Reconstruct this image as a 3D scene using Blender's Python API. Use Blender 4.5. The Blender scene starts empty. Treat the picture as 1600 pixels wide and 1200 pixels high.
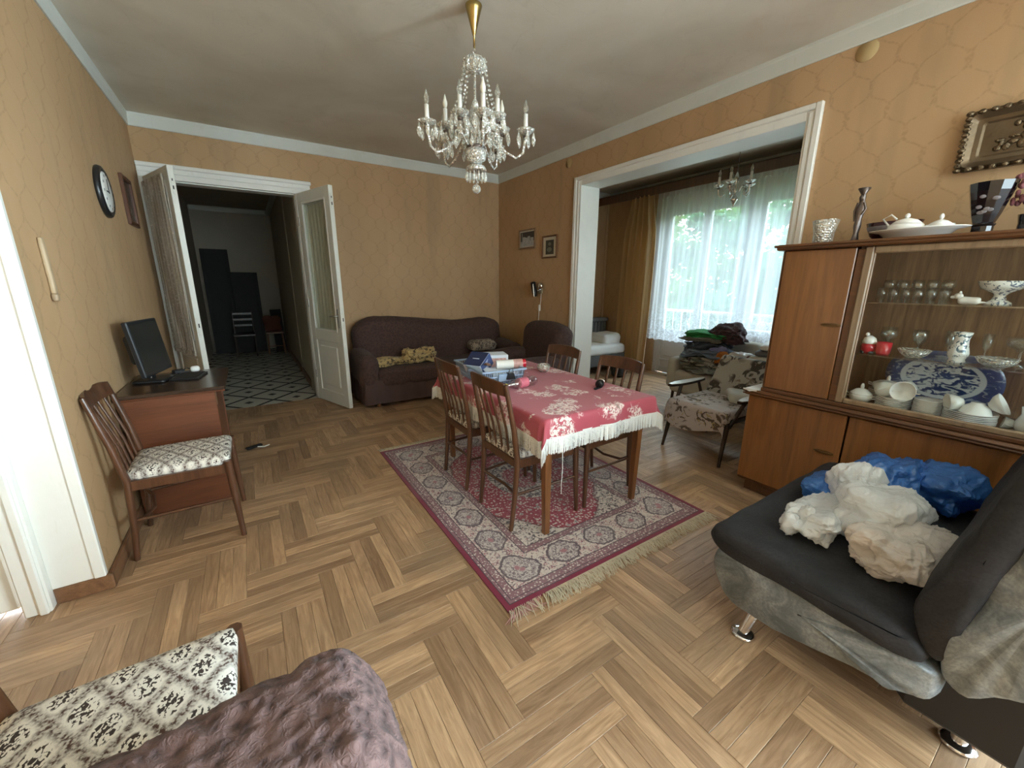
import bpy, math, random
from mathutils import Vector, Matrix, noise as mnoise
random.seed(7)
C = bpy.context.scene.collection
SC = bpy.context.scene
PI = math.pi
R = math.radians

# ------------------------------------------------------------------ camera, world, light, exposure
cam_d = bpy.data.cameras.new('camera')
cam_d.sensor_fit = 'HORIZONTAL'; cam_d.sensor_width = 36.0
cam_d.lens = 36.0 * 626.0 / 1600.0
cam_d.clip_start = 0.02; cam_d.clip_end = 200
cam = bpy.data.objects.new('camera', cam_d); C.objects.link(cam)
YAW, PITCH, ROLL = 0.577, 0.2465, 0.0054
_f = Vector((math.sin(YAW)*math.cos(PITCH), math.cos(YAW)*math.cos(PITCH), -math.sin(PITCH)))
_r = Vector((math.cos(YAW), -math.sin(YAW), 0)); _u = _r.cross(_f)
_r2 = math.cos(ROLL)*_r + math.sin(ROLL)*_u; _u2 = -math.sin(ROLL)*_r + math.cos(ROLL)*_u
M = Matrix.Identity(4)
for i in range(3):
    M[i][0] = _r2[i]; M[i][1] = _u2[i]; M[i][2] = -_f[i]
M[2][3] = 1.5
cam.matrix_world = M
SC.camera = cam

w = bpy.data.worlds.new('overcast_sky'); SC.world = w; w.use_nodes = True
w.node_tree.nodes['Background'].inputs[0].default_value = (0.80, 0.91, 1.0, 1)
w.node_tree.nodes['Background'].inputs[1].default_value = 5.0

def portal(name, loc, rot, sx, sy):
    l = bpy.data.lights.new(name, 'AREA'); l.shape = 'RECTANGLE'; l.size = sx; l.size_y = sy
    l.cycles.is_portal = True
    o = bpy.data.objects.new(name, l); o.location = loc; o.rotation_euler = rot; C.objects.link(o)
portal('portal_veranda', (6.06, 3.0, 1.5), (0, R(90), 0), 2.6, 3.5)
def window_light(name, loc, rot, sx, sy, power):
    l = bpy.data.lights.new(name, 'AREA'); l.shape = 'RECTANGLE'; l.size = sx; l.size_y = sy
    l.energy = power; l.color = (.78, .89, 1.0)
    o = bpy.data.objects.new(name, l); o.location = loc; o.rotation_euler = rot; C.objects.link(o)
window_light('daylight_front_window', (1.5, -3.68, 1.70), (R(-90), 0, 0), 3.3, 2.1, 360)
window_light('daylight_side_window', (3.80, -2.05, 1.70), (0, R(90), 0), 2.1, 2.1, 340)
vs = SC.view_settings
vs.view_transform = 'Standard'; vs.look = 'None'; vs.gamma = 1.0; vs.use_curve_mapping = False
vs.exposure = 1.5
SC.cycles.max_bounces = 10; SC.cycles.diffuse_bounces = 6; SC.cycles.glossy_bounces = 4
SC.cycles.transmission_bounces = 8; SC.cycles.transparent_max_bounces = 24
SC.cycles.sample_clamp_indirect = 6.0
SC.cycles.caustics_reflective = False; SC.cycles.caustics_refractive = False

# ------------------------------------------------------------------ mesh helpers
class MB:
    def __init__(s):
        s.v = []; s.f = []; s.sm = []; s.mi = []; s.uv = []; s.mat = 0
    def add(s, vs, fs, smooth=False, uv=None, X=None):
        b = len(s.v)
        if X is not None: vs = [X @ Vector(p) for p in vs]
        s.v += [tuple(p) for p in vs]
        s.uv += list(uv) if uv else [(0.0, 0.0)] * len(vs)
        for f in fs:
            s.f.append([i + b for i in f]); s.sm.append(smooth); s.mi.append(s.mat)
        return s
    def box(s, lo, hi, bev=0.0, X=None):
        (x0, y0, z0), (x1, y1, z1) = lo, hi
        if bev <= 0:
            vs = [(x0,y0,z0),(x1,y0,z0),(x1,y1,z0),(x0,y1,z0),(x0,y0,z1),(x1,y0,z1),(x1,y1,z1),(x0,y1,z1)]
            return s.add(vs, [(3,2,1,0),(4,5,6,7),(0,1,5,4),(1,2,6,5),(2,3,7,6),(3,0,4,7)], X=X)
        b = min(bev, (x1-x0)*.49, (y1-y0)*.49, (z1-z0)*.49)
        vs = []; idx = {}
        for i in (0,1):
            for j in (0,1):
                for k in (0,1):
                    p = (x1 if i else x0, y1 if j else y0, z1 if k else z0)
                    d = (-b if i else b, -b if j else b, -b if k else b)
                    for a in range(3):
                        q = [p[0]+d[0], p[1]+d[1], p[2]+d[2]]; q[a] = p[a]
                        idx[i,j,k,a] = len(vs); vs.append(q)
        fs = []
        for a in range(3):
            o = [t for t in range(3) if t != a]
            for sd in (0,1):
                cyc = []
                for (p,q) in ((0,0),(1,0),(1,1),(0,1)):
                    c = [0,0,0]; c[a] = sd; c[o[0]] = p; c[o[1]] = q
                    cyc.append(idx[c[0],c[1],c[2],a])
                fs.append(cyc)
        for a in range(3):
            o = [t for t in range(3) if t != a]
            for p in (0,1):
                for q in (0,1):
                    c0 = [0,0,0]; c0[o[0]] = p; c0[o[1]] = q; c1 = list(c0); c1[a] = 1
                    fs.append([idx[c0[0],c0[1],c0[2],o[0]], idx[c1[0],c1[1],c1[2],o[0]],
                               idx[c1[0],c1[1],c1[2],o[1]], idx[c0[0],c0[1],c0[2],o[1]]])
        for i in (0,1):
            for j in (0,1):
                for k in (0,1):
                    fs.append([idx[i,j,k,0], idx[i,j,k,1], idx[i,j,k,2]])
        c = Vector(((x0+x1)/2, (y0+y1)/2, (z0+z1)/2)); out = []
        for f in fs:
            P = [Vector(vs[t]) for t in f]; m = sum(P, Vector())/len(P)
            nn = (P[1]-P[0]).cross(P[2]-P[0])
            out.append(f if nn.dot(m-c) > 0 else f[::-1])
        return s.add(vs, out, X=X)
    def tube(s, pts, rad, n=8, caps=True, sq=False, X=None, up=None):
        pts = [Vector(p) for p in pts]
        if not isinstance(rad, (list, tuple)): rad = [rad]*len(pts)
        vs = []; fs = []; prev = None
        for i, p in enumerate(pts):
            t = (pts[min(i+1,len(pts)-1)] - pts[max(i-1,0)])
            t = t.normalized() if t.length > 1e-9 else Vector((0,0,1))
            if prev is None:
                a = Vector(up) if up else (Vector((0,0,1)) if abs(t.z) < .9 else Vector((1,0,0)))
                prev = (a - t*a.dot(t)).normalized()
            else:
                prev = (prev - t*prev.dot(t))
                prev = prev.normalized() if prev.length > 1e-6 else t.orthogonal().normalized()
            q = t.cross(prev)
            ra, rb = rad[i] if isinstance(rad[i], (list, tuple)) else (rad[i], rad[i])
            for k in range(n):
                a = 2*PI*(k+.5)/n
                cc, ss = math.cos(a), math.sin(a)
                if sq:
                    m = max(abs(cc), abs(ss)); cc /= m; ss /= m
                    cc = max(-1,min(1,cc)); ss = max(-1,min(1,ss))
                    if n == 8: cc *= 1; ss *= 1
                vs.append(p + prev*cc*ra + q*ss*rb)
        for i in range(len(pts)-1):
            for k in range(n):
                fs.append((i*n+k, i*n+(k+1)%n, (i+1)*n+(k+1)%n, (i+1)*n+k))
        s.add(vs, fs, smooth=not sq, X=X)
        if caps:
            s.add(vs[:n], [tuple(range(n))[::-1]], X=X); s.add(vs[-n:], [tuple(range(n))], X=X)
        return s
    def lathe(s, prof, n=16, X=None, c=(0,0,0), wob=None, smooth=True, sx=1, sy=1):
        vs = []; fs = []; m = len(prof)
        for i, (r, z) in enumerate(prof):
            for k in range(n):
                a = 2*PI*k/n
                rr = r*(wob(a, i/(m-1)) if wob else 1)
                vs.append((c[0]+rr*math.cos(a)*sx, c[1]+rr*math.sin(a)*sy, c[2]+z))
        for i in range(m-1):
            for k in range(n):
                fs.append((i*n+k, i*n+(k+1)%n, (i+1)*n+(k+1)%n, (i+1)*n+k))
        if prof[0][0] > 1e-4: fs.append(tuple(range(n))[::-1])
        if prof[-1][0] > 1e-4: fs.append(tuple((m-1)*n+k for k in range(n)))
        return s.add(vs, fs, smooth=smooth, X=X)
    def ell(s, c, r, nu=12, nv=8, fn=None, X=None):
        if not isinstance(r, (list,tuple)): r = (r,r,r)
        vs = []; fs = []
        for j in range(nv+1):
            t = PI*j/nv
            for k in range(nu):
                a = 2*PI*k/nu
                d = Vector((math.sin(t)*math.cos(a), math.sin(t)*math.sin(a), -math.cos(t)))
                p = Vector((c[0]+r[0]*d.x, c[1]+r[1]*d.y, c[2]+r[2]*d.z))
                vs.append(fn(p, d) if fn else p)
        for j in range(nv):
            for k in range(nu):
                fs.append((j*nu+k, j*nu+(k+1)%nu, (j+1)*nu+(k+1)%nu, (j+1)*nu+k))
        return s.add(vs, fs, smooth=True, X=X)
    def prism(s, poly, a0, a1, axis=2, X=None):
        n = len(poly); vs = []
        for a in (a0, a1):
            for (p, q) in poly:
                vs.append((a,p,q) if axis == 0 else (p,a,q) if axis == 1 else (p,q,a))
        fs = [tuple(range(n))[::-1], tuple(range(n,2*n))] + [(i,(i+1)%n,n+(i+1)%n,n+i) for i in range(n)]
        return s.add(vs, fs, X=X)
    def grid(s, nu, nv, fn, X=None, smooth=True):
        vs = []; fs = []; uv = []
        for j in range(nv+1):
            for i in range(nu+1):
                u, v = i/nu, j/nv
                vs.append(fn(u, v)); uv.append((u, v))
        for j in range(nv):
            for i in range(nu):
                a = j*(nu+1)+i
                fs.append((a, a+1, a+nu+2, a+nu+1))
        return s.add(vs, fs, smooth=smooth, uv=uv, X=X)
    def soft(s, c, h, r, n=8, fn=None, X=None):
        # rounded cushion: centre c, half sizes h, corner radius r
        r = min(r, *h)
        vs = []; fs = []; key = {}
        def put(p):
            k = (round(p[0],5), round(p[1],5), round(p[2],5))
            if k not in key:
                q = Vector((p[0]*h[0], p[1]*h[1], p[2]*h[2]))
                inn = Vector([max(-h[a]+r, min(h[a]-r, q[a])) for a in range(3)])
                d = q-inn
                if d.length > 1e-9: d.normalize()
                nn = d if d.length > 0 else Vector(p)
                q = inn + d*r + Vector(c)
                if fn: q = fn(q, nn)
                key[k] = len(vs); vs.append(q)
            return key[k]
        def tt(i): 
            t = i/n*2-1
            return math.copysign(abs(t)**.75, t)
        for a in range(3):
            o = [t for t in range(3) if t != a]
            for sd in (-1,1):
                for i in range(n):
                    for j in range(n):
                        q = []
                        for (p,w_) in ((i,j),(i+1,j),(i+1,j+1),(i,j+1)):
                            e = [0,0,0]; e[a] = sd; e[o[0]] = tt(p); e[o[1]] = tt(w_)
                            q.append(put(e))
                        flip = (sd > 0) == (a == 1)
                        q = q[::-1] if flip else q
                        if len(set(q)) > 2: fs.append(q)
        return s.add(vs, fs, smooth=True, X=X)
    def loft(s, prof, x0, x1, rnd=.03, n=8, fn=None):
        # closed (y,z) outline swept along x with rounded ends
        m = len(prof); cy = sum(p[0] for p in prof)/m; cz = sum(p[1] for p in prof)/m
        vs = []; fs = []
        st = [(x0, .0), (x0, .55), (x0+rnd*.25, .85), (x0+rnd, 1)]
        st += [(x0+rnd+(x1-x0-2*rnd)*k/n, 1) for k in range(1, n)]
        st += [(x1-rnd, 1), (x1-rnd*.25, .85), (x1, .55), (x1, 0)]
        for (x, e) in st:
            for i,(y, z) in enumerate(prof):
                d = Vector((0, y-cy, z-cz)); L = d.length
                k = 1-(1-e)*min(1, rnd*1.3/max(L,1e-6)) if e > 0.3 else .02
                p = Vector((x, cy+d.y*k, cz+d.z*k))
                vs.append(fn(p) if fn else p)
        for j in range(len(st)-1):
            for i in range(m):
                fs.append((j*m+i, j*m+(i+1)%m, (j+1)*m+(i+1)%m, (j+1)*m+i))
        return s.add(vs, fs, smooth=True)
    def build(s, name, mats, parent=None, fix=True):
        me = bpy.data.meshes.new(name)
        me.from_pydata(s.v, [], s.f)
        if not isinstance(mats, (list,tuple)): mats = [mats]
        for m_ in mats: me.materials.append(m_)
        me.polygons.foreach_set('use_smooth', s.sm)
        me.polygons.foreach_set('material_index', s.mi)
        if any(u != (0.0,0.0) for u in s.uv):
            ul = me.uv_layers.new(name='UVMap')
            for l in me.loops: ul.data[l.index].uv = s.uv[l.vertex_index]
        me.update()
        o = bpy.data.objects.new(name, me); C.objects.link(o)
        if parent: o.parent = parent
        return o

def tag(o, label=None, cat=None, group=None, kind=None):
    if label: o['label'] = label
    if cat: o['category'] = cat
    if group: o['group'] = group
    if kind: o['kind'] = kind
    return o
def thing(name, label, cat, loc=(0,0,0), rz=0, group=None):
    o = bpy.data.objects.new(name, None); C.objects.link(o)
    o.empty_display_size = .1
    o.location = loc; o.rotation_euler = (0,0,rz)
    return tag(o, label, cat, group)
def struct(o): o['kind'] = 'structure'; return o
def sempty(name, loc=(0,0,0)):
    o = bpy.data.objects.new(name, None); C.objects.link(o); o.location = loc; o['kind'] = 'structure'
    o['label'] = ''; del o['label']
    return o
def at(o, loc, rz=None):
    o.location = loc
    if rz is not None: o.rotation_euler = (0,0,rz)
    return o
def kids(o): return [c for c in bpy.data.objects if c.parent == o]
def copy_tree(o, parent=None, KM={}):
    c = o.copy(); C.objects.link(c)
    if parent: c.parent = parent
    for ch in list(o.children): copy_tree(ch, c)
    return c
def nz(p, s=1.0, o=0.0): return mnoise.noise(Vector(p)*s + Vector((o, o*1.7, o*.3)))

# ------------------------------------------------------------------ material helpers
class NT:
    def __init__(s, name):
        s.m = bpy.data.materials.new(name); s.m.use_nodes = True
        s.t = s.m.node_tree; s.t.nodes.clear()
        s.out = s.t.nodes.new('ShaderNodeOutputMaterial')
    def n(s, typ, ins=None, **props):
        nd = s.t.nodes.new('ShaderNode'+typ)
        for k, v in props.items(): setattr(nd, k, v)
        for k, v in (ins or {}).items(): s.set(nd.inputs[k], v)
        return nd
    def set(s, inp, v):
        if isinstance(v, bpy.types.NodeSocket): s.t.links.new(v, inp)
        elif isinstance(v, tuple) and len(v) == 3 and inp.type == 'RGBA': inp.default_value = (*v, 1)
        else: inp.default_value = v
    def ma(s, op, a, b=None, c=None, clamp=False):
        nd = s.n('Math', operation=op); nd.use_clamp = clamp
        s.set(nd.inputs[0], a)
        if b is not None: s.set(nd.inputs[1], b)
        if c is not None: s.set(nd.inputs[2], c)
        return nd.outputs[0]
    def step(s, a, lo, hi):        # smooth ramp 0..1 between lo and hi (lo may exceed hi)
        return s.n('MapRange', {0: a, 1: lo, 2: hi, 3: 0.0, 4: 1.0}, clamp=True).outputs[0]
    def mix(s, f, a, b, mode='MIX'):
        nd = s.n('MixRGB', blend_type=mode); s.set(nd.inputs[0], f); s.set(nd.inputs[1], a); s.set(nd.inputs[2], b)
        return nd.outputs[0]
    def obj(s): return s.n('TexCoord').outputs['Object']
    def uv(s): return s.n('TexCoord').outputs['UV']
    def xyz(s, v):
        nd = s.n('SeparateXYZ', {0: v}); return nd.outputs
    def comb(s, x, y, z=0.0): return s.n('CombineXYZ', {0: x, 1: y, 2: z}).outputs[0]
    def sc(s, v, k): return s.n('Mapping', {0: v, 3: k}).outputs[0]
    def noise(s, v, scale, detail=3, dist=0.0, rough=.5):
        return s.n('TexNoise', {'Vector': v, 'Scale': scale, 'Detail': detail, 'Distortion': dist, 'Roughness': rough}).outputs[0]
    def voro(s, v, scale, feature='F1', rnd=1.0):
        return s.n('TexVoronoi', {'Vector': v, 'Scale': scale, 'Randomness': rnd}, feature=feature)
    def bump(s, h, strength=.3, dist=.01):
        return s.n('Bump', {'Height': h, 'Strength': strength, 'Distance': dist}).outputs[0]
    def pbr(s, col, rough=.5, metal=0.0, normal=None, **kw):
        ins = {'Base Color': col, 'Roughness': rough, 'Metallic': metal}
        if normal is not None: ins['Normal'] = normal
        for k, v in kw.items(): ins[k.replace('_', ' ')] = v
        b = s.n('BsdfPrincipled', ins)
        s.t.links.new(b.outputs[0], s.out.inputs[0]); return s.m
    def surf(s, sock): s.t.links.new(sock, s.out.inputs[0]); return s.m
    def lat(s, u, v, W, H):
        # two staggered lattices of cells; returns both cell radii
        def one(ou, ov):
            fu = s.ma('SUBTRACT', s.ma('FRACT', s.ma('ADD', s.ma('DIVIDE', u, W), ou)), .5)
            fv = s.ma('SUBTRACT', s.ma('FRACT', s.ma('ADD', s.ma('DIVIDE', v, H), ov)), .5)
            return s.ma('SQRT', s.ma('ADD', s.ma('MULTIPLY', fu, fu), s.ma('MULTIPLY', fv, fv)))
        return one(0, 0), one(.5, .5)
MATS = {}
def M_(name, col, rough=.5, metal=0.0, var=.12, vs=6.0, bump=0.0, bs=40.0, **kw):
    if name in MATS: return MATS[name]
    t = NT(name); v = t.obj()
    f = t.noise(v, vs, 4)
    c = t.mix(f, tuple(x*(1-var) for x in col), tuple(min(1, x*(1+var)) for x in col))
    nrm = t.bump(t.noise(v, bs, 3), bump, .004) if bump else None
    MATS[name] = t.pbr(c, rough, metal, nrm, **kw); return MATS[name]
def wood(name, c1, c2, rough=.35, axis=2, sc=1.0, coat=0.0, rnd=0.0):
    t = NT(name); v = t.obj()
    if rnd:
        r_ = t.n('ObjectInfo').outputs['Random']
        v = t.n('VectorMath', {0: v, 1: t.comb(t.ma('MULTIPLY', r_, 7.0), t.ma('MULTIPLY', r_, 13.0), r_)}, operation='ADD').outputs[0]
    k = [9*sc]*3; k[axis] = .7*sc
    a = t.noise(t.sc(v, tuple(k)), 2.2, 5, 1.2)
    b = t.noise(t.sc(v, tuple(x*6 for x in k)), 3.0, 2)
    f = t.ma('ADD', t.ma('MULTIPLY', a, .8), t.ma('MULTIPLY', b, .3))
    c = t.mix(t.step(f, .35, .75), c1, c2)
    return t.pbr(c, t.ma('ADD', rough-.06, t.ma('MULTIPLY', b, .15)), 0, t.bump(b, .08, .002), Coat_Weight=coat, Coat_Roughness=.15)
def thin_glass(name, tint=(1,1,1), refl=.08, edge=.6, rough=.03):
    # thin clear glass: passes light straight on, mirrors a little, more at grazing angles
    t = NT(name)
    lw = t.n('LayerWeight', {0: .35}).outputs['Facing']
    f = t.ma('ADD', refl, t.ma('MULTIPLY', t.ma('POWER', lw, 2.5), edge), clamp=True)
    tr = t.n('BsdfTransparent', {0: tint}).outputs[0]
    gl = t.n('BsdfGlossy', {0: (1,1,1), 'Roughness': rough}).outputs[0]
    return t.surf(t.n('MixShader', {0: f, 1: tr, 2: gl}).outputs[0])
# ------------------------------------------------------------------ materials
def mk_wallpaper():
    t = NT('wallpaper'); v = t.obj(); x, y, z = t.xyz(v)
    u = t.ma('ADD', x, y)
    n1 = t.ma('MULTIPLY', t.ma('SUBTRACT', t.noise(v, 24, 2), .5), .15)
    W, H = .21, .30
    co = t.ma('ADD', t.ma('MULTIPLY', t.ma('COSINE', t.ma('MULTIPLY', z, 2*PI/H)), .27), t.ma('MULTIPLY', t.ma('COSINE', t.ma('MULTIPLY', z, 6*PI/H)), -.045))
    a = t.ma('ADD', t.ma('DIVIDE', u, W), n1)
    d1 = t.ma('ABSOLUTE', t.ma('SUBTRACT', t.ma('FRACT', t.ma('SUBTRACT', a, co)), .5))
    d2 = t.ma('ABSOLUTE', t.ma('SUBTRACT', t.ma('FRACT', t.ma('ADD', t.ma('ADD', a, .5), co)), .5))
    d = t.ma('SUBTRACT', .5, t.ma('MAXIMUM', d1, d2))
    line = t.ma('MULTIPLY', t.step(d, .06, .016), t.step(t.noise(v, 60, 3), .35, .6))
    fine = t.noise(v, 160, 2)
    big = t.noise(t.sc(v, (1,1,.45)), 1.6, 4)
    c = t.mix(t.step(big, .3, .72), (.45,.285,.150), (.54,.355,.200))
    c = t.mix(t.ma('MULTIPLY', fine, .35), c, (.37,.24,.11))
    c = t.mix(t.ma('MULTIPLY', line, .36), c, (.27,.165,.075))
    st = t.step(t.noise(t.sc(v, (2.2,2.2,.35)), 1.7, 3), .58, .75)
    c = t.mix(t.ma('MULTIPLY', st, .40), c, (.27,.205,.115))
    return t.pbr(c, .72, 0, t.bump(t.ma('ADD', t.ma('MULTIPLY', fine, .5), line), .25, .002))
WALL = mk_wallpaper()
def mk_ceiling():
    t = NT('old_whitewash'); v = t.obj()
    a = t.step(t.noise(v, .9, 5, .6), .3, .7); b = t.step(t.noise(v, 3.0, 5, 1.0), .55, .8)
    c = t.mix(a, (.58,.54,.46), (.74,.70,.62))
    c = t.mix(t.ma('MULTIPLY', b, .35), c, (.50,.45,.37))
    cr = t.ma('ABSOLUTE', t.ma('SUBTRACT', t.noise(v, 1.3, 6, .5), .5))
    c = t.mix(t.ma('MULTIPLY', t.step(cr, .004, .0), .08), c, (.2,.17,.13))
    return t.pbr(c, .85, 0, t.bump(t.noise(v, 7, 5), .15, .02))
CEIL = mk_ceiling()
def mk_paint(name, col, dirt=.5, rough=.4):
    t = NT(name); v = t.obj()
    f = t.step(t.noise(v, 5, 6, .5), .5, .8)
    g = t.step(t.noise(t.sc(v, (14,14,3)), 3, 4), .62, .8)
    c = t.mix(t.ma('MULTIPLY', f, dirt*.4), col, tuple(x*.72 for x in col))
    c = t.mix(t.ma('MULTIPLY', g, dirt*.4), c, (col[0]*.7, col[1]*.62, col[2]*.5))
    return t.pbr(c, rough, 0, t.bump(t.noise(t.sc(v, (30,30,6)), 3, 3), .12, .003))
WHITE = mk_paint('old_white_gloss_paint', (.78,.78,.74))
WHITE2 = mk_paint('cream_gloss_paint', (.70,.70,.63))
CORN = mk_paint('cornice_paint', (.62,.64,.60), .7, .7)
GREYPAINT = mk_paint('worn_grey_white_paint', (.56,.54,.53), .8)
def mk_plank(name, attr):
    t = NT(name)
    if attr:
        r_ = t.n('Attribute', attribute_name='tint').outputs['Fac']; u0 = t.uv()
        v = t.n('VectorMath', {0: u0, 1: t.comb(t.ma('MULTIPLY', r_, 31.0), t.ma('MULTIPLY', r_, 17.0), r_)}, operation='ADD').outputs[0]
    else:
        r_ = t.n('ObjectInfo').outputs['Random']; u0 = t.obj()
        v = t.n('VectorMath', {0: u0, 1: t.comb(t.ma('MULTIPLY', r_, 31.0), t.ma('MULTIPLY', r_, 17.0), r_)}, operation='ADD').outputs[0]
    g = t.noise(t.sc(v, (3.5, 38, 20)), 1.0, 6, 1.6, .6)
    g2 = t.noise(t.sc(v, (9, 160, 60)), 1.0, 3, .4)
    pos = t.n('NewGeometry').outputs['Position']
    c = t.mix(t.step(g, .3, .7), (.31,.187,.104), (.58,.392,.245))
    hue = t.mix(r_, (.62,.58,.55), (1.15,1.13,1.08))
    c = t.mix(1.0, c, hue, 'MULTIPLY')
    c = t.mix(t.ma('MULTIPLY', t.step(g2, .55, .75), .35), c, (.22,.12,.05))
    wr = t.step(t.noise(pos, 1.7, 5, .7), .45, .72)          # worn grey patches
    c = t.mix(t.ma('MULTIPLY', wr, .45), c, (.20,.145,.095))
    sp = t.step(t.noise(pos, 26, 4), .68, .78)
    c = t.mix(t.ma('MULTIPLY', sp, .55), c, (.12,.07,.035))
    ro = t.ma('ADD', .30, t.ma('MULTIPLY', t.noise(pos, 8, 4), .28))
    return t.pbr(c, ro, 0, t.bump(t.ma('ADD', g2, t.ma('MULTIPLY', t.noise(pos, 12, 2), .6)), .10, .002))
PLANK = mk_plank('oak_plank', False); PLANKS = mk_plank('oak_plank_far', True)
WDARK = wood('dark_walnut_wood', (.055,.024,.011), (.13,.055,.022), .33, coat=.3)
WCHAIR = wood('brown_chair_wood', (.055,.022,.011), (.125,.052,.024), .32, coat=.3)
WCAB = wood('cabinet_veneer', (.165,.065,.018), (.30,.125,.036), .34, sc=.55, coat=.25)
WCABD = wood('cabinet_dark_edge', (.075,.030,.011), (.15,.06,.02), .35, axis=1)
WCABI = wood('cabinet_striped_back', (.11,.050,.020), (.31,.175,.085), .5, sc=1.2)
WDESK = wood('desk_mahogany', (.095,.030,.013), (.175,.056,.022), .35, axis=0, sc=.7, coat=.2)
WDESKT = wood('desk_top_black_brown', (.030,.017,.011), (.06,.032,.02), .22, axis=0, coat=.3)
WTABLE = wood('table_leg_wood', (.12,.045,.016), (.26,.11,.04), .35, coat=.2)
WBASE = wood('skirting_wood', (.13,.06,.03), (.25,.13,.065), .45, axis=1)
WFOTEL = wood('black_stained_wood', (.02,.012,.008), (.05,.026,.016), .3)
def mk_maroon(name, c1, c2, sc_, strength, dist):
    t = NT(name); v = t.obj()
    d = t.noise(v, 14*sc_, 2)
    vv = t.n('VectorMath', {0: v, 1: t.comb(t.ma('MULTIPLY', d, .03/sc_), t.ma('MULTIPLY', t.noise(v, 17*sc_, 2), .03/sc_), 0.0)}, operation='ADD').outputs[0]
    a = t.voro(vv, 42*sc_, 'SMOOTH_F1').outputs['Distance']
    b = t.noise(v, 60*sc_, 3, 2.0)
    h = t.ma('ADD', a, t.ma('MULTIPLY', b, .35))
    c = t.mix(t.step(h, .25, .75), c1, c2)
    return t.pbr(c, .85, 0, t.bump(h, strength, dist), Sheen_Weight=.04, Sheen_Roughness=.6)
MAROON = mk_maroon('crinkled_maroon_slipcover', (.042,.020,.020), (.140,.082,.078), 1.0, 1.0, .014)
BROWNC = mk_maroon('brown_crinkle_slipcover', (.036,.016,.013), (.068,.033,.027), 1.0, .5, .005)
SKIRT = M_('brown_skirt_cloth', (.075,.042,.038), .9, var=.25, vs=3)
def mk_floral():
    t = NT('cream_brown_floral_upholstery'); v = t.obj(); x, y, z = t.xyz(v)
    wob = t.ma('MULTIPLY', t.ma('SUBTRACT', t.noise(v, 55, 3), .5), .16)
    A, B = t.lat(x, y, .165, .112)
    edge = t.ma('ADD', t.ma('ABSOLUTE', t.ma('SUBTRACT', A, B)), wob)
    lat = t.step(edge, .25, .06)
    rmin = t.ma('MINIMUM', A, B)
    fl = t.ma('ADD', t.noise(t.sc(v, (95,130,90)), 1.0, 1, .6), t.ma('MULTIPLY', rmin, -.30))
    flower = t.ma('MULTIPLY', t.step(fl, .46, .49), t.step(rmin, .25, .21))
    c = t.mix(t.noise(v, 300, 2), (.70,.67,.60), (.84,.81,.75))
    sp = t.step(t.noise(v, 130, 2), .40, .60)
    c = t.mix(t.ma('MULTIPLY', lat, t.ma('ADD', .35, t.ma('MULTIPLY', sp, .65))), c, (.075,.038,.028))
    c = t.mix(flower, c, (.045,.032,.028))
    return t.pbr(c, .9, 0, t.bump(t.noise(v, 400, 2), .4, .002))
FLORAL = mk_floral()
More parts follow.
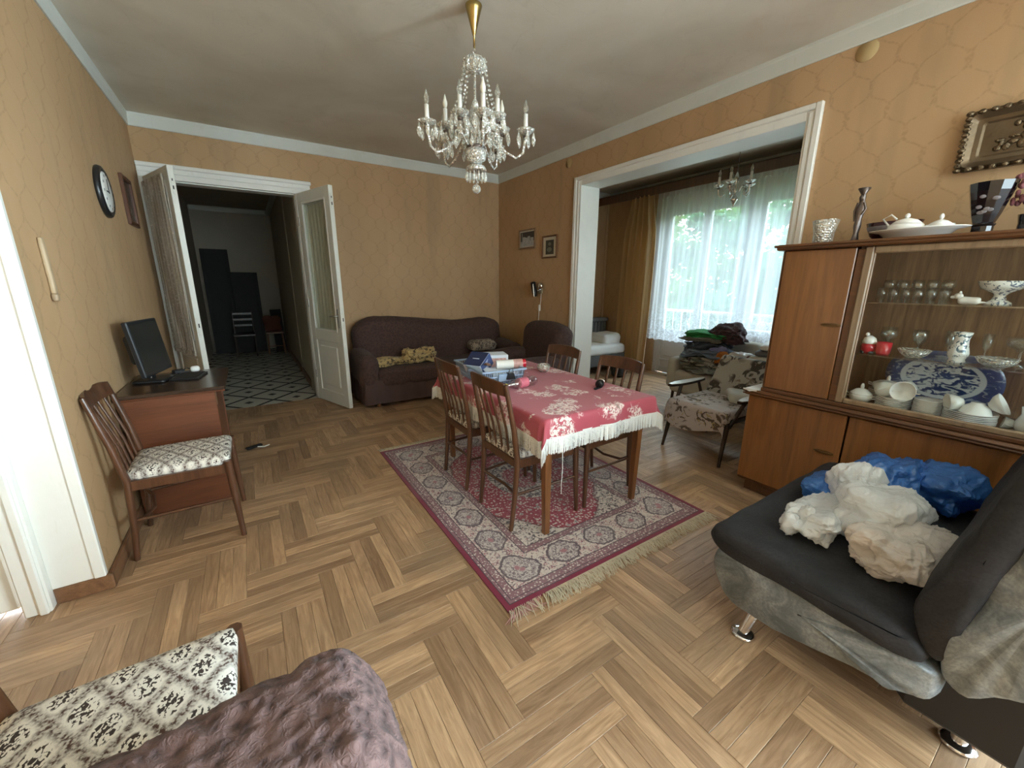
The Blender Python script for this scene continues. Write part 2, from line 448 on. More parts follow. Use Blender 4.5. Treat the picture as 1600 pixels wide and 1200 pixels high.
def mk_rug():
    HX, HY = .79, 1.08
    t = NT('persian_rug_pile'); v = t.obj(); x, y, z = t.xyz(v)
    ax, ay = t.ma('ABSOLUTE', x), t.ma('ABSOLUTE', y)
    ex, ey = t.ma('SUBTRACT', HX, ax), t.ma('SUBTRACT', HY, ay)
    d = t.ma('MINIMUM', ex, ey)
    side = t.ma('LESS_THAN', ex, ey)
    s_ = t.ma('ADD', t.ma('MULTIPLY', y, side), t.ma('MULTIPLY', x, t.ma('SUBTRACT', 1.0, side)))
    def band(a, b): return t.ma('MULTIPLY', t.ma('GREATER_THAN', d, a), t.ma('LESS_THAN', d, b))
    cream, crim, dark, mauve, pink = (.60,.52,.47), (.25,.020,.045), (.055,.035,.045), (.23,.12,.14), (.55,.22,.25)
    # fine floral weave
    V1 = t.voro(v, 26); d1 = V1.outputs['Distance']
    V2 = t.voro(v, 48); d2 = V2.outputs['Distance']
    swirl = t.noise(v, 38, 2, 2.5)
    vine = t.step(t.ma('ABSOLUTE', t.ma('SUBTRACT', swirl, .5)), .05, .02)
    ring = t.ma('MULTIPLY', t.step(d1, .30, .34), t.step(d1, .46, .42))
    core = t.step(d1, .17, .12)
    # field of crimson with flowers
    fld = t.mix(vine, crim, (.40,.10,.12))
    fld = t.mix(t.step(d2, .40, .30), fld, cream)
    fld = t.mix(t.step(d2, .15, .10), fld, (.45,.08,.10))
    fld = t.mix(t.ma('MULTIPLY', t.step(V1.outputs['Color'], .55, .6), t.step(d1, .36, .30)), fld, (.40,.36,.34))
    fld = t.mix(t.ma('MULTIPLY', core, .8), fld, dark)
    # spandrels of grey and cream
    spn = t.mix(t.step(t.noise(v, 34, 3, 1.5), .40, .52), (.10,.075,.085), cream)
    spn = t.mix(t.step(d2, .25, .18), spn, (.70,.62,.56))
    spn = t.mix(core, spn, (.22,.05,.07))
    fx, fy = HX-.345, HY-.345
    lob = t.ma('MULTIPLY', t.ma('SINE', t.ma('MULTIPLY', y, 22.0)), .035)
    q = t.ma('ADD', t.ma('ADD', t.ma('DIVIDE', ax, fx*1.22), t.ma('POWER', t.ma('DIVIDE', ay, fy*1.12), 2.2)), t.ma('ADD', lob, t.ma('MULTIPLY', t.noise(v, 20, 2), .10)))
    inner = t.mix(t.step(q, 1.0, 1.04), fld, spn)
    inner = t.mix(t.ma('MULTIPLY', t.ma('MULTIPLY', t.step(q, .985, .995), t.step(q, 1.03, 1.015)), .6), inner, dark)
    rr = t.ma('SQRT', t.ma('ADD', t.ma('POWER', t.ma('DIVIDE', ax, .23), 2.0), t.ma('POWER', t.ma('DIVIDE', ay, .33), 2.0)))
    med = t.mix(t.step(t.noise(v, 28, 2, 1.5), .45, .55), (.10,.07,.08), cream)
    inner = t.mix(t.step(rr, 1.02, .98), inner, med)
    inner = t.mix(t.ma('MULTIPLY', t.step(rr, .55, .5), .9), inner, fld)
    # main border: cream with octagon medallions
    ss = t.ma('SUBTRACT', t.ma('FRACT', t.ma('ADD', t.ma('DIVIDE', s_, .285), .5)), .5)
    sl = t.ma('ABSOLUTE', t.ma('MULTIPLY', ss, .285)); tl = t.ma('ABSOLUTE', t.ma('SUBTRACT', d, .2))
    oc = t.ma('MAXIMUM', t.ma('MAXIMUM', t.ma('MULTIPLY', sl, .80), tl), t.ma('MULTIPLY', t.ma('ADD', sl, tl), .66))
    oc = t.ma('ADD', oc, t.ma('MULTIPLY', t.ma('SUBTRACT', t.noise(v, 46, 3), .5), .022))
    bor = t.mix(t.step(t.noise(v, 34, 2, 2.2), .54, .60), cream, (.17,.11,.13))
    bor = t.mix(t.ma('MULTIPLY', ring, .5), bor, (.35,.10,.13))
    bor = t.mix(core, bor, (.30,.06,.09))
    omed = t.mix(t.step(t.noise(v, 52, 2, 1.6), .42, .54), (.16,.11,.13), (.54,.47,.44))
    bor = t.mix(t.step(oc, .088, .084), bor, omed)
    bor = t.mix(t.ma('MULTIPLY', t.step(oc, .076, .079), t.step(oc, .091, .088)), bor, (.12,.085,.10))
    bor = t.mix(t.ma('MULTIPLY', t.step(oc, .056, .058), t.step(oc, .063, .061)), bor, (.34,.27,.27))
    bor = t.mix(t.step(oc, .020, .012), bor, (.36,.16,.18))
    # guard stripes
    gd = t.step(t.voro(v, 62).outputs['Distance'], .42, .30)
    gst = t.mix(t.ma('MULTIPLY', gd, t.step(t.noise(v, 70, 2), .36, .50)), mauve, cream)
    c = t.mix(band(.32, 9), bor, inner)
    for a, b in ((.026,.098), (.305,.345)): c = t.mix(band(a, b), c, gst)
    for a, b in ((.026,.031), (.048,.052), (.094,.099), (.300,.305), (.345,.350)): c = t.mix(band(a, b), c, dark)
    c = t.mix(t.ma('LESS_THAN', d, .026), c, (.19,.012,.040))
    c = t.mix(t.ma('MULTIPLY', t.step(t.noise(v, 2.2, 4), .45, .8), .18), c, (.45,.40,.38))
    return t.pbr(c, .95, 0, t.bump(t.noise(v, 220, 2), .5, .003), Sheen_Weight=.15)
RUG = mk_rug()
FRINGE = M_('cream_wool_fringe', (.60,.53,.40), .9, var=.25, vs=20)
def mk_cloth():
    t = NT('rose_red_floral_tablecloth'); v = t.obj()
    nv = t.n('VectorMath', {0: v, 1: t.comb(t.ma('MULTIPLY', t.ma('SUBTRACT', t.noise(v, 9, 3), .5), .14), t.ma('MULTIPLY', t.ma('SUBTRACT', t.noise(v, 11, 3), .45), .14), 0.0)}, operation='ADD').outputs[0]
    V = t.voro(nv, 4.4, rnd=.75); d = t.ma('ADD', V.outputs['Distance'], t.ma('MULTIPLY', t.ma('SUBTRACT', t.noise(v, 12, 3, 1.0), .5), .65))
    pet = t.noise(v, 44, 2, 1.0)
    spray = t.ma('MULTIPLY', t.step(d, .45, .38), t.step(pet, .46, .49))
    leaf = t.ma('MULTIPLY', t.step(d, .36, .26), t.step(t.noise(v, 33, 1, 2.0), .58, .62))
    tw = t.ma('MULTIPLY', t.step(t.ma('ABSOLUTE', t.ma('SUBTRACT', t.noise(v, 7, 2, 1.0), .5)), .016, .006), t.step(d, .52, .40))
    c = t.mix(t.noise(v, 3, 3), (.36,.050,.080), (.46,.085,.115))
    c = t.mix(t.ma('MAXIMUM', spray, t.ma('MULTIPLY', tw, .8)), c, (.78,.64,.61))
    c = t.mix(leaf, c, (.30,.22,.19))
    c = t.mix(t.ma('MULTIPLY', t.step(d, .13, .05), .7), c, (.82,.66,.60))
    return t.pbr(c, .62, 0, t.bump(t.noise(v, 250, 2), .2, .002), Sheen_Weight=.2)
CLOTH = mk_cloth()
TASSEL = M_('white_tassel', (.80,.82,.80), .7, var=.08)
LINEN = M_('white_linen', (.78,.78,.77), .85, var=.06, bump=.3, bs=60)
def mk_throw(name, c0, c1, c2, s, thr):
    t = NT(name); v = t.obj()
    a = t.noise(v, s, 2, 1.6); b = t.noise(v, s*1.9, 2, 1.2); V = t.voro(v, s*.55).outputs['Distance']
    c = t.mix(t.noise(v, 3, 2), c0, tuple(x*.82 for x in c0))
    c = t.mix(t.ma('MULTIPLY', t.step(a, thr, thr+.03), t.step(V, .62, .5)), c, c1)
    c = t.mix(t.ma('MULTIPLY', t.step(b, .60, .63), t.step(V, .5, .4)), c, c2)
    return t.pbr(c, .9, 0, t.bump(t.noise(v, 200, 2), .3, .002), Sheen_Weight=.1)
THROW = mk_throw('grey_floral_throw', (.50,.44,.42), (.10,.07,.05), (.36,.28,.13), 13, .515)
CAMO = mk_throw('dark_leaf_pattern_throw', (.40,.38,.34), (.055,.045,.038), (.20,.16,.12), 8, .47)
YELLOWP = mk_throw('yellow_black_patterned_cloth', (.52,.38,.17), (.05,.035,.025), (.58,.48,.30), 26, .52)
SPECK = mk_throw('speckled_brown_pillow_cloth', (.30,.24,.18), (.035,.022,.018), (.42,.36,.28), 40, .46)
BEIGE = M_('beige_worn_upholstery', (.46,.43,.37), .9, var=.18, vs=7)
def mk_leather(name, c1, c2, rough, metal):
    t = NT(name); v = t.obj()
    a = t.step(t.noise(v, 9, 8, .8, .65), .36, .66); b = t.noise(v, 110, 4)
    c = t.mix(a, c1, c2); c = t.mix(t.ma('MULTIPLY', t.step(b, .42, .65), .5), c, c1)
    return t.pbr(c, t.ma('ADD', rough, t.ma('MULTIPLY', b, .2)), metal, t.bump(t.ma('ADD', b, t.ma('MULTIPLY', t.noise(v, 9, 4, .6), 2.2)), .30, .004))
SILVERL = mk_leather('silver_grey_leatherette', (.13,.155,.175), (.38,.43,.47), .33, .2)
BLACKF = mk_leather('black_suede_cushion', (.009,.010,.013), (.024,.024,.030), .66, 0)
def plastic_bag(name, c, tr, a):
    t = NT(name); v = t.obj()
    r1 = t.ma('ABSOLUTE', t.ma('SUBTRACT', t.noise(v, 7, 2, 1.2), .5)); r2 = t.ma('ABSOLUTE', t.ma('SUBTRACT', t.noise(v, 19, 2, 1.6), .5))
    h = t.ma('ADD', t.ma('MULTIPLY', r1, -1.6), t.ma('MULTIPLY', r2, -.7))
    nb = t.bump(h, .55, .02)
    p = t.n('BsdfPrincipled', {'Base Color': c, 'Roughness': .17, 'Normal': nb, 'Specular IOR Level': .7}).outputs[0]
    tl = t.n('BsdfTranslucent', {0: tr, 'Normal': nb}).outputs[0]
    m = t.n('MixShader', {0: .25, 1: p, 2: tl}).outputs[0]
    return t.surf(t.n('MixShader', {0: a, 1: t.n('BsdfTransparent').outputs[0], 2: m}).outputs[0])
BAGB = plastic_bag('blue_plastic_bag', (.06,.20,.56), (.14,.36,.85), .95)
BAGW = plastic_bag('white_plastic_bag', (.86,.89,.91), (.92,.95,.97), .84)
BAGP = plastic_bag('cream_plastic_bag', (.80,.75,.71), (.85,.78,.73), .86)
CHROME = M_('chrome', (.75,.75,.76), .10, 1.0, var=.02)
STEEL = M_('worn_steel', (.45,.44,.42), .35, 1.0)
HANDLE = M_('tarnished_brass_handle', (.16,.09,.035), .35, .7, var=.3, vs=60)
ORNB = M_('embossed_tray_metal', (.13,.092,.055), .36, .75, var=.4, vs=14, bump=.5, bs=45)
BRASS = M_('aged_brass', (.42,.31,.12), .25, 1.0, var=.2)
BRONZE = M_('dark_bronze_silver', (.16,.13,.12), .32, .8, var=.3, vs=30, bump=.5, bs=50)
def mk_ornate():
    t = NT('embossed_dark_copper'); v = t.obj()
    h = t.ma('ADD', t.voro(v, 34, 'SMOOTH_F1').outputs['Distance'], t.ma('MULTIPLY', t.noise(v, 40, 3, 1.5), .8))
    c = t.mix(t.step(h, .4, 1.1), (.075,.050,.030), (.24,.175,.105))
    return t.pbr(c, .33, .75, t.bump(h, 1.0, .012))
ORNATE = mk_ornate()
BLACKP = M_('black_plastic', (.012,.013,.015), .35, var=.1)
BLACKM = M_('black_matte', (.012,.011,.011), .7, var=.2)
WHITEP = M_('white_plastic', (.78,.78,.75), .4, var=.03)
PORC = M_('white_porcelain', (.80,.80,.78), .12, var=.02, Coat_Weight=.4)
def mk_bluewhite(name, s, thr, bl):
    t = NT(name); v = t.obj()
    a = t.noise(v, s, 3, 1.4)
    c = t.mix(t.step(a, thr, thr+.04), (.76,.79,.78), bl)
    return t.pbr(c, .15, 0, None, Coat_Weight=.3)
BLUEW = mk_bluewhite('blue_white_vase_glaze', 42, .55, (.05,.11,.16))
BLUEW2 = mk_bluewhite('blue_white_compote_glaze', 55, .54, (.08,.12,.20))
PORCF = mk_bluewhite('sprigged_porcelain', 14, .66, (.30,.32,.30))
def mk_platter():
    t = NT('blue_transferware_glaze'); v = t.obj(); x, y, z = t.xyz(v)
    r = t.ma('SQRT', t.ma('ADD', t.ma('POWER', t.ma('DIVIDE', t.ma('ABSOLUTE', y), .25), 2.0), t.ma('POWER', t.ma('DIVIDE', t.ma('ABSOLUTE', z), .175), 2.0)))
    a = t.noise(t.sc(v, (1,.55,1)), 34, 4, 1.2); b = t.noise(v, 80, 3)
    white, bl = (.62,.67,.70), (.025,.05,.16)
    ctr = t.mix(t.step(a, .44, .52), bl, white)
    rim = t.mix(t.step(a, .53, .62), (.035,.06,.19), (.35,.42,.52)); rim = t.mix(t.ma('MULTIPLY', b, .4), rim, (.10,.14,.28))
    c = t.mix(t.step(r, .60, .62), ctr, white)
    c = t.mix(t.step(r, .70, .72), c, rim)
    return t.pbr(c, .18, 0, None, Coat_Weight=.3)
PLATTER = mk_platter()
GLASS = thin_glass('clear_glass', (.93,.95,.94), .12, .85)
PANE = thin_glass('cabinet_pane_glass', (.97,.98,.97), .022, .25)
WPANE = thin_glass('window_pane_glass', (.93,.97,.96), .04, .4)
def mk_crystal(name, dens):
    t = NT(name); v = t.obj()
    nb = t.bump(t.voro(v, 70).outputs['Distance'], .8, .01)
    lw = t.n('LayerWeight', {0: .4, 'Normal': nb}).outputs['Facing']
    f = t.ma('ADD', dens, t.ma('MULTIPLY', t.ma('POWER', lw, 1.6), .75), clamp=True)
    tr = t.n('BsdfTransparent', {0: (.93,.94,.91)}).outputs[0]
    gl = t.n('BsdfGlossy', {0: (1,1,.97), 'Roughness': .05, 'Normal': nb}).outputs[0]
    df = t.n('BsdfDiffuse', {0: (.86,.87,.82), 'Normal': nb}).outputs[0]
    g2 = t.n('MixShader', {0: .38, 1: gl, 2: df}).outputs[0]
    return t.surf(t.n('MixShader', {0: f, 1: tr, 2: g2}).outputs[0])
CRYST = mk_crystal('cut_crystal', .40)
CRYST2 = mk_crystal('frosted_crystal', .62)
CANDLE = M_('white_candle_sleeve', (.82,.82,.78), .5, var=.03)
BULB = mk_crystal('clear_bulb_glass', .16)
BULBF = M_('frosted_bulb', (.74,.72,.62), .25, var=.03)
BLACKG = M_('black_amethyst_glass', (.010,.008,.012), .06, var=.05, Coat_Weight=.5)
ETCH = M_('etched_glass_flowers', (.22,.20,.22), .5, var=.3, vs=60)
REDG = M_('dark_ruby_glass', (.045,.006,.012), .07, var=.1, Coat_Weight=.5)
RED = M_('red_glaze', (.48,.015,.03), .2, var=.08, Coat_Weight=.3)
GOLDY = M_('yellow_brass_dish', (.42,.36,.08), .3, .4)
PINKF = M_('dried_pink_petals', (.21,.075,.09), .9, var=.5, vs=40)
def mk_sheer():
    t = NT('white_lace_sheer'); v = t.obj(); x, y, z = t.xyz(v)
    lace = t.ma('MULTIPLY', t.step(t.noise(v, 22, 2, 1.8), .50, .56), t.step(z, 1.25, .75))
    weave = t.noise(t.sc(v, (1, 60, 3)), 1.0, 3)
    a = t.ma('ADD', .46, t.ma('ADD', t.ma('MULTIPLY', lace, .30), t.ma('MULTIPLY', weave, .22)), clamp=True)
    tr = t.n('BsdfTransparent', {0: (.98,.99,1)}).outputs[0]
    tl = t.n('BsdfTranslucent', {0: (.84,.90,.98)}).outputs[0]
    df = t.n('BsdfDiffuse', {0: (.86,.88,.92)}).outputs[0]
    m = t.n('MixShader', {0: .4, 1: tl, 2: df}).outputs[0]
    return t.surf(t.n('MixShader', {0: a, 1: tr, 2: m}).outputs[0])
SHEER = mk_sheer()
def mk_drape():
    t = NT('tan_satin_drape'); v = t.obj()
    c = t.mix(t.noise(t.sc(v, (30,30,.6)), 1, 3), (.40,.255,.125), (.60,.42,.22))
    p = t.n('BsdfPrincipled', {'Base Color': c, 'Roughness': .5, 'Sheen Weight': .3}).outputs[0]
    return t.surf(t.n('MixShader', {0: .25, 1: p, 2: t.n('BsdfTranslucent', {0: (.50,.30,.11)}).outputs[0]}).outputs[0])
DRAPE = mk_drape()
def mk_doorlace(nm='gathered_door_lace', k=1.0):
    t = NT(nm); v = t.obj(); x, y, z = t.xyz(v)
    g = t.noise(t.sc(v, (42,42,.9)), 1, 3); s = t.step(t.noise(v, 55, 3), .52, .70)
    c = t.mix(t.step(g, .35, .65), (.27,.23,.18), (.68,.62,.53)); c = t.mix(t.ma('MULTIPLY', s, .6), c, (.80,.77,.68))
    c = t.mix(k, c, (.80,.78,.70))
    p = t.n('BsdfPrincipled', {'Base Color': c, 'Roughness': .85}).outputs[0]
    tl = t.n('BsdfTranslucent', {0: (.45,.38,.28)}).outputs[0]
    return t.surf(t.n('MixShader', {0: .25, 1: p, 2: tl}).outputs[0])
DLACE = mk_doorlace('gathered_door_lace', 0.0); DLACE2 = mk_doorlace('white_door_lace', .8)
def mk_ripple():
    t = NT('rippled_door_glass'); v = t.obj()
    nb = t.bump(t.noise(t.sc(v, (60,60,22)), 1, 2), .5, .01)
    lw = t.n('LayerWeight', {0: .35, 'Normal': nb}).outputs['Facing']
    tr = t.n('BsdfTransparent', {0: (.95,.97,.93)}).outputs[0]
    gl = t.n('BsdfGlossy', {0: (1,1,1), 'Roughness': .12, 'Normal': nb}).outputs[0]
    return t.surf(t.n('MixShader', {0: t.ma('ADD', .06, t.ma('MULTIPLY', lw, .2), clamp=True), 1: tr, 2: gl}).outputs[0])
RIPPLE = mk_ripple()
HALLW = M_('grey_hall_plaster', (.40,.35,.27), .85, var=.15, vs=2)
TILEW = M_('white_hall_tile', (.62,.60,.52), .25, var=.12, vs=3)
TILED = M_('dark_hall_tile', (.02,.017,.015), .75, var=.2)
GREYST = M_('grey_ribbed_cloth', (.16,.165,.165), .9, var=.2)
BASKET = M_('blue_grey_plastic', (.30,.40,.55), .45, var=.05)
NAVY = M_('navy_carton', (.020,.030,.085), .3, var=.15)
NAVYF = M_('navy_carton_face', (.055,.085,.22), .3, var=.2)
PAPERW = M_('pale_blue_white_carton', (.66,.72,.80), .6, var=.05)
PRINT = M_('faded_print', (.55,.33,.30), .6, var=.6, vs=45)
BARK = M_('bark', (.10,.07,.045), .9, var=.3, bump=.5)
def mk_leaf(n, a, b):
    t = NT(n); r_ = t.noise(t.obj(), 3.0, 3)
    c = t.mix(r_, a, b)
    p = t.n('BsdfDiffuse', {0: c}).outputs[0]; tl = t.n('BsdfTranslucent', {0: t.mix(.5, c, (.25,.42,.08))}).outputs[0]
    return t.surf(t.n('MixShader', {0: .45, 1: p, 2: tl}).outputs[0])
LEAF = mk_leaf('green_leaves', (.055,.12,.032), (.135,.22,.065)); LEAF2 = mk_leaf('blue_green_leaves', (.05,.12,.068), (.115,.21,.125))
GRASS = M_('grass', (.12,.20,.06), .95, var=.4, vs=2)
FAB = lambda n, c: M_(n, c, .9, var=.2, vs=10)
# ------------------------------------------------------------------ room shell
XL, XR, YB, ZC = -0.758, 3.468, 5.7325, 3.095
YL, YF, XLL = 2.535, -3.4, -2.3
def proj(p):
    d = Vector(p) - M.translation
    z = d.dot(_f)
    if z < .05: return None
    return 800 + 626*d.dot(_r2)/z, 600 - 626*d.dot(_u2)/z
def clip_poly(poly, x0, x1, y0, y1):
    for ax, lim, sg in ((0,x0,1),(0,x1,-1),(1,y0,1),(1,y1,-1)):
        out = []
        for i in range(len(poly)):
            a, b = poly[i], poly[(i+1)%len(poly)]
            da, db = (a[ax]-lim)*sg, (b[ax]-lim)*sg
            if da >= 0: out.append(a)
            if (da > 0 and db < 0) or (da < 0 and db > 0):
                t = da/(da-db); out.append((a[0]+(b[0]-a[0])*t, a[1]+(b[1]-a[1])*t))
        poly = out
        if len(poly) < 3: return []
    return poly

fl = struct(MB().box((-2.5, -3.6, -.12), (6.3, 5.74, -.016)).build('floor', BLACKM))
PL, PW = .505, .1865; SW = PW/3
def plank_verts(L, W, h=.016):
    c = .0012; g = .0004
    return ([(g,g,-h),(L-g,g,-h),(L-g,W-g,-h),(g,W-g,-h),
             (g,g,-c),(L-g,g,-c),(L-g,W-g,-c),(g,W-g,-c),
             (g+c,g+c,0),(L-g-c,g+c,0),(L-g-c,W-g-c,0),(g+c,W-g-c,0)],
            [(0,1,5,4),(1,2,6,5),(2,3,7,6),(3,0,4,7),(4,5,9,8),(5,6,10,9),(6,7,11,10),(7,4,8,11),(8,9,10,11)])
planks = []      # (x, y, vertical, tone)
rp = random.Random(3)
for i in range(-80, 80):
    for j in range(-30, 30):
        bx = .452 + i*PW + j*(PL-PW); by = .697 + i*PW - j*(PL+PW)
        if -3 < bx < 6.5 and -4.2 < by < 6.2:
            for k in range(3):
                planks.append((bx, by+k*SW, False))
                planks.append((bx+k*SW, by+PW, True))
def plank_rect(p):
    x, y, vt = p
    return (x, y, x+SW, y+PL) if vt else (x, y, x+PL, y+SW)
near, far = [], []
for p in planks:
    x0, y0, x1, y1 = plank_rect(p); cx, cy = (x0+x1)/2, (y0+y1)/2
    if cx < -2.35 or cx > 6.0 or cy < -3.4 or cy > 5.9 or (cx > 3.8 and cy < .8): continue
    if y0 > 5.72: continue
    q = proj((cx, cy, 0))
    full = y1 < 5.73
    vis = q and -20 < q[0] < 1620 and 0 < q[1] < 1225 and full and cx > XL-.1 and not (.86 < cx < 2.36 and 1.36 < cy < 3.42)
    near.append(((cx*cx+cy*cy), p)) if vis else far.append(p)
near.sort(key=lambda a: a[0])
far += [p for _, p in near[300:]]; near = [p for _, p in near[:300]]
pme = None
for p in near:
    if pme is None:
        v_, f_ = plank_verts(PL, SW)
        po = MB().add(v_, f_).build('plank', PLANK, fl); pme = po.data
    else:
        po = po.copy(); C.objects.link(po)
    po.location = (p[0]+(SW if p[2] else 0), p[1], rp.uniform(-.0006, .0003))
    po.rotation_euler = (0, 0, PI/2 if p[2] else 0)
mb = MB(); tint = []
for p in far:
    x0, y0, x1, y1 = plank_rect(p)
    y1 = min(y1, 5.738)
    L, W = (y1-y0, SW) if p[2] else (PL, y1-y0)
    v_, f_ = plank_verts(L, W)
    X = Matrix.Translation((p[0]+(SW if p[2] else 0), p[1], rp.uniform(-.0006, .0003))) @ Matrix.Rotation(PI/2 if p[2] else 0, 4, 'Z')
    mb.add(v_, f_, uv=[(a[0]+1e-4, a[1]+1e-4) for a in v_], X=X); tint += [rp.random()]*len(f_)
po = mb.build('plank', PLANKS, fl); po['kind'] = 'stuff'
at_ = po.data.attributes.new('tint', 'FLOAT', 'FACE'); at_.data.foreach_set('value', tint)

struct(MB().box((-2.5, -3.6, ZC), (6.3, 5.9, ZC+.15)).build('ceiling', CEIL))
# left wall and its return with the second door
struct(MB().box((-1.0, YL, 0), (XL, 5.9, ZC)).build('wall_left', WALL))
struct(MB().box((XLL-.2, YL, 2.45), (-1.0, 2.78, ZC)).box((XLL-.2, YL, 0), (-1.95, 2.78, 2.45)).build('wall_left_return', WALL))
struct(MB().box((XLL-.2, YF, 0), (XLL, YL, ZC)).build('wall_far_left', WALL))
struct(MB().box((XLL-.2, YF-.2, 0), (-.15, YF, ZC)).box((3.15, YF-.2, 0), (3.75, YF, ZC))
       .box((-.15, YF-.2, 0), (3.15, YF, .65)).box((-.15, YF-.2, 2.75), (3.15, YF, ZC)).build('wall_front', WALL))
struct(MB().box((XR, YF-.2, 0), (3.745, -3.1, ZC)).box((XR, -1.0, 0), (3.745, 1.46, ZC)).box((XR, -3.1, 0), (3.745, -1.0, .65)).box((XR, -3.1, 2.75), (3.745, -1.0, ZC)).box((XR, 3.945, 0), (3.745, 5.8, ZC)).box((XR, 1.46, 2.70), (3.745, 3.945, ZC)).build('wall_right', WALL))
struct(MB().box((-1.0, YB, 0), (-.70, 5.88, ZC)).box((.65, YB, 0), (6.1, 5.88, ZC)).box((-.70, YB, 2.52), (.65, 5.88, ZC)).build('wall_back', WALL))
# veranda walls
struct(MB().box((5.87, .7, 0), (6.1, 1.2, ZC)).box((5.87, 4.5, 0), (6.1, 5.8, ZC)).box((5.87, 1.2, 2.74), (6.1, 4.5, ZC))
       .box((5.87, 1.2, 0), (6.1, 3.02, .85)).build('wall_veranda_window', WALL))
struct(MB().box((3.745, .7, 0), (6.1, .9, ZC)).build('wall_veranda_near', WALL))
# cornices: a coved strip where wall meets ceiling
def cornice(name, a, b, inward, mat=CORN):
    a, b, inn = Vector(a), Vector(b), Vector(inward)
    prof = [(0,-.122),(.010,-.122),(.014,-.114),(.016,-.030),(.020,-.016),(.020,0),(0,0)]
    vs = []
    for p, e in ((a, 0), (b, 1)):
        for (o, z) in prof:
            sgn = 1 if e == 0 else -1
            vs.append(p + inn*o + Vector((0,0,ZC+z)))
    n = len(prof)
    fs = [tuple(range(n)), tuple(range(2*n-1, n-1, -1))] + [(i, n+i, n+(i+1)%n, (i+1)%n) for i in range(n)]
    return struct(MB().add(vs, fs).build(name, mat))
cornice('trim_1', (XL, YL, 0), (XL, YB, 0), (1,0,0))
cornice('trim_2', (XL, YB, 0), (XR, YB, 0), (0,-1,0))
cornice('trim_3', (XR, YF, 0), (XR, YB, 0), (-1,0,0))
cornice('trim_4', (3.745, YB, 0), (5.87, YB, 0), (0,-1,0))
cornice('trim_5', (5.87, .9, 0), (5.87, YB, 0), (-1,0,0))
cornice('trim_6', (XLL, YL, 0), (XL, YL, 0), (0,-1,0))
# picture-rail lines on the veranda wall
struct(MB().box((5.855, 4.5, 2.50), (5.87, YB, 2.515)).box((5.8, YB-.012, 0), (5.815, YB, 2.96)).build('trim_7', WALL))
# skirting boards
struct(MB().box((XL, YL-.02, 0), (XL+.022, YB, .085), .006).build('baseboard_left', WBASE))
struct(MB().box((-.945, YL-.022, 0), (XL+.022, YL, .085), .006).build('baseboard_left_return', WBASE))
struct(MB().box((.80, YB-.022, 0), (XR, YB, .085), .006).build('baseboard_back', WBASE))
struct(MB().box((XR-.022, 3.955, 0), (XR, YB, .085), .006).box((XR-.022, YF, 0), (XR, 1.45, .085), .006).build('baseboard_right', WBASE))
struct(MB().box((3.745, YB-.022, 0), (5.87, YB, .085), .006).build('baseboard_veranda', WBASE))
# casing of the wide veranda opening
cas = sempty('trim_8', (XR, 2.7, 0))
L0 = Matrix.Translation((-XR, -2.7, 0))
MB().box((3.452, 3.842, 0), (3.752, 3.945, 2.705), .004, L0).box((3.436, 3.915, 0), (3.47, 3.957, 2.712), .006, L0).box((3.444, 3.872, 0), (3.47, 3.905, 2.66), .005, L0).build('jamb', WHITE, cas)
MB().box((3.452, 1.46, 0), (3.752, 1.545, 2.705), .004, L0).box((3.436, 1.448, 0), (3.47, 1.49, 2.712), .006, L0).box((3.444, 1.50, 0), (3.47, 1.53, 2.66), .005, L0).build('jamb', WHITE, cas)
MB().box((3.4525, 1.546, 2.613), (3.751, 3.841, 2.70), .004, L0).box((3.437, 1.491, 2.672), (3.47, 3.914, 2.711), .006, L0).build('head_board', WHITE, cas)
# casing of the hall doorway
hc = sempty('trim_9', (0, YB, 0)); L0 = Matrix.Translation((0, -YB, 0))
MB().box((-.752, 5.70, 0), (-.69, 5.76, 2.52), .004, L0).box((-.752, 5.692, 0), (-.735, 5.72, 2.52), .004, L0).build('jamb', WHITE, hc)
MB().box((.64, 5.70, 0), (.80, 5.76, 2.52), .004, L0).box((.77, 5.69, 0), (.80, 5.72, 2.52), .004, L0).build('jamb', WHITE, hc)
MB().box((-.752, 5.70, 2.51), (.81, 5.745, 2.645), .004, L0).box((-.752, 5.675, 2.615), (.82, 5.74, 2.655), .006, L0).box((-.752, 5.69, 2.565), (.815, 5.74, 2.58), .004, L0).build('head_board', WHITE, hc)
MB().box((-.70, 5.745, 0), (-.685, 5.90, 2.52), 0, L0).box((.635, 5.745, 0), (.65, 5.90, 2.52), 0, L0).box((-.70, 5.745, 2.50), (.65, 5.90, 2.52), 0, L0).build('jamb_lining', WHITE, hc)
# casing and frame of the door at far left
dc = sempty('trim_10', (-.95, YL, 0)); L0 = Matrix.Translation((.95, -YL, 0))
MB().box((-.945, 2.512, .086), (-.756, YL+.001, 2.5), .003, L0).box((-.80, 2.502, .086), (-.755, 2.53, 2.5), .005, L0).build('casing', WHITE, dc)
MB().box((-1.035, 2.47, 0), (-.944, 2.74, 2.45), .006, L0).box((-.985, 2.456, 0), (-.952, 2.49, 2.45), .006, L0).build('frame_post', WHITE, dc)
hg = MB().box((-1.034, 2.452, .52), (-1.010, 2.474, .70), .002, L0)
for zz in (.55, .58, .64, .67): hg.ell((-1.022+.95, 2.4515-YL, zz), (.004,.002,.004), 6, 4)
hg.build('hinge_plate', WHITE2, dc)
d2 = sempty('door_2', (-1.06, 2.56, 0))
MB().box((-.84, -.022, .02), (0, .022, 2.42), .012).build('door_panel', WHITE, d2)
MB().box((-.70, -.032, .18), (-.12, -.020, .9), .008).box((-.70, -.032, 1.05), (-.12, -.020, 2.3), .008).build('raised_panel', WHITE, d2)
d2.rotation_euler = (0, 0, R(4))

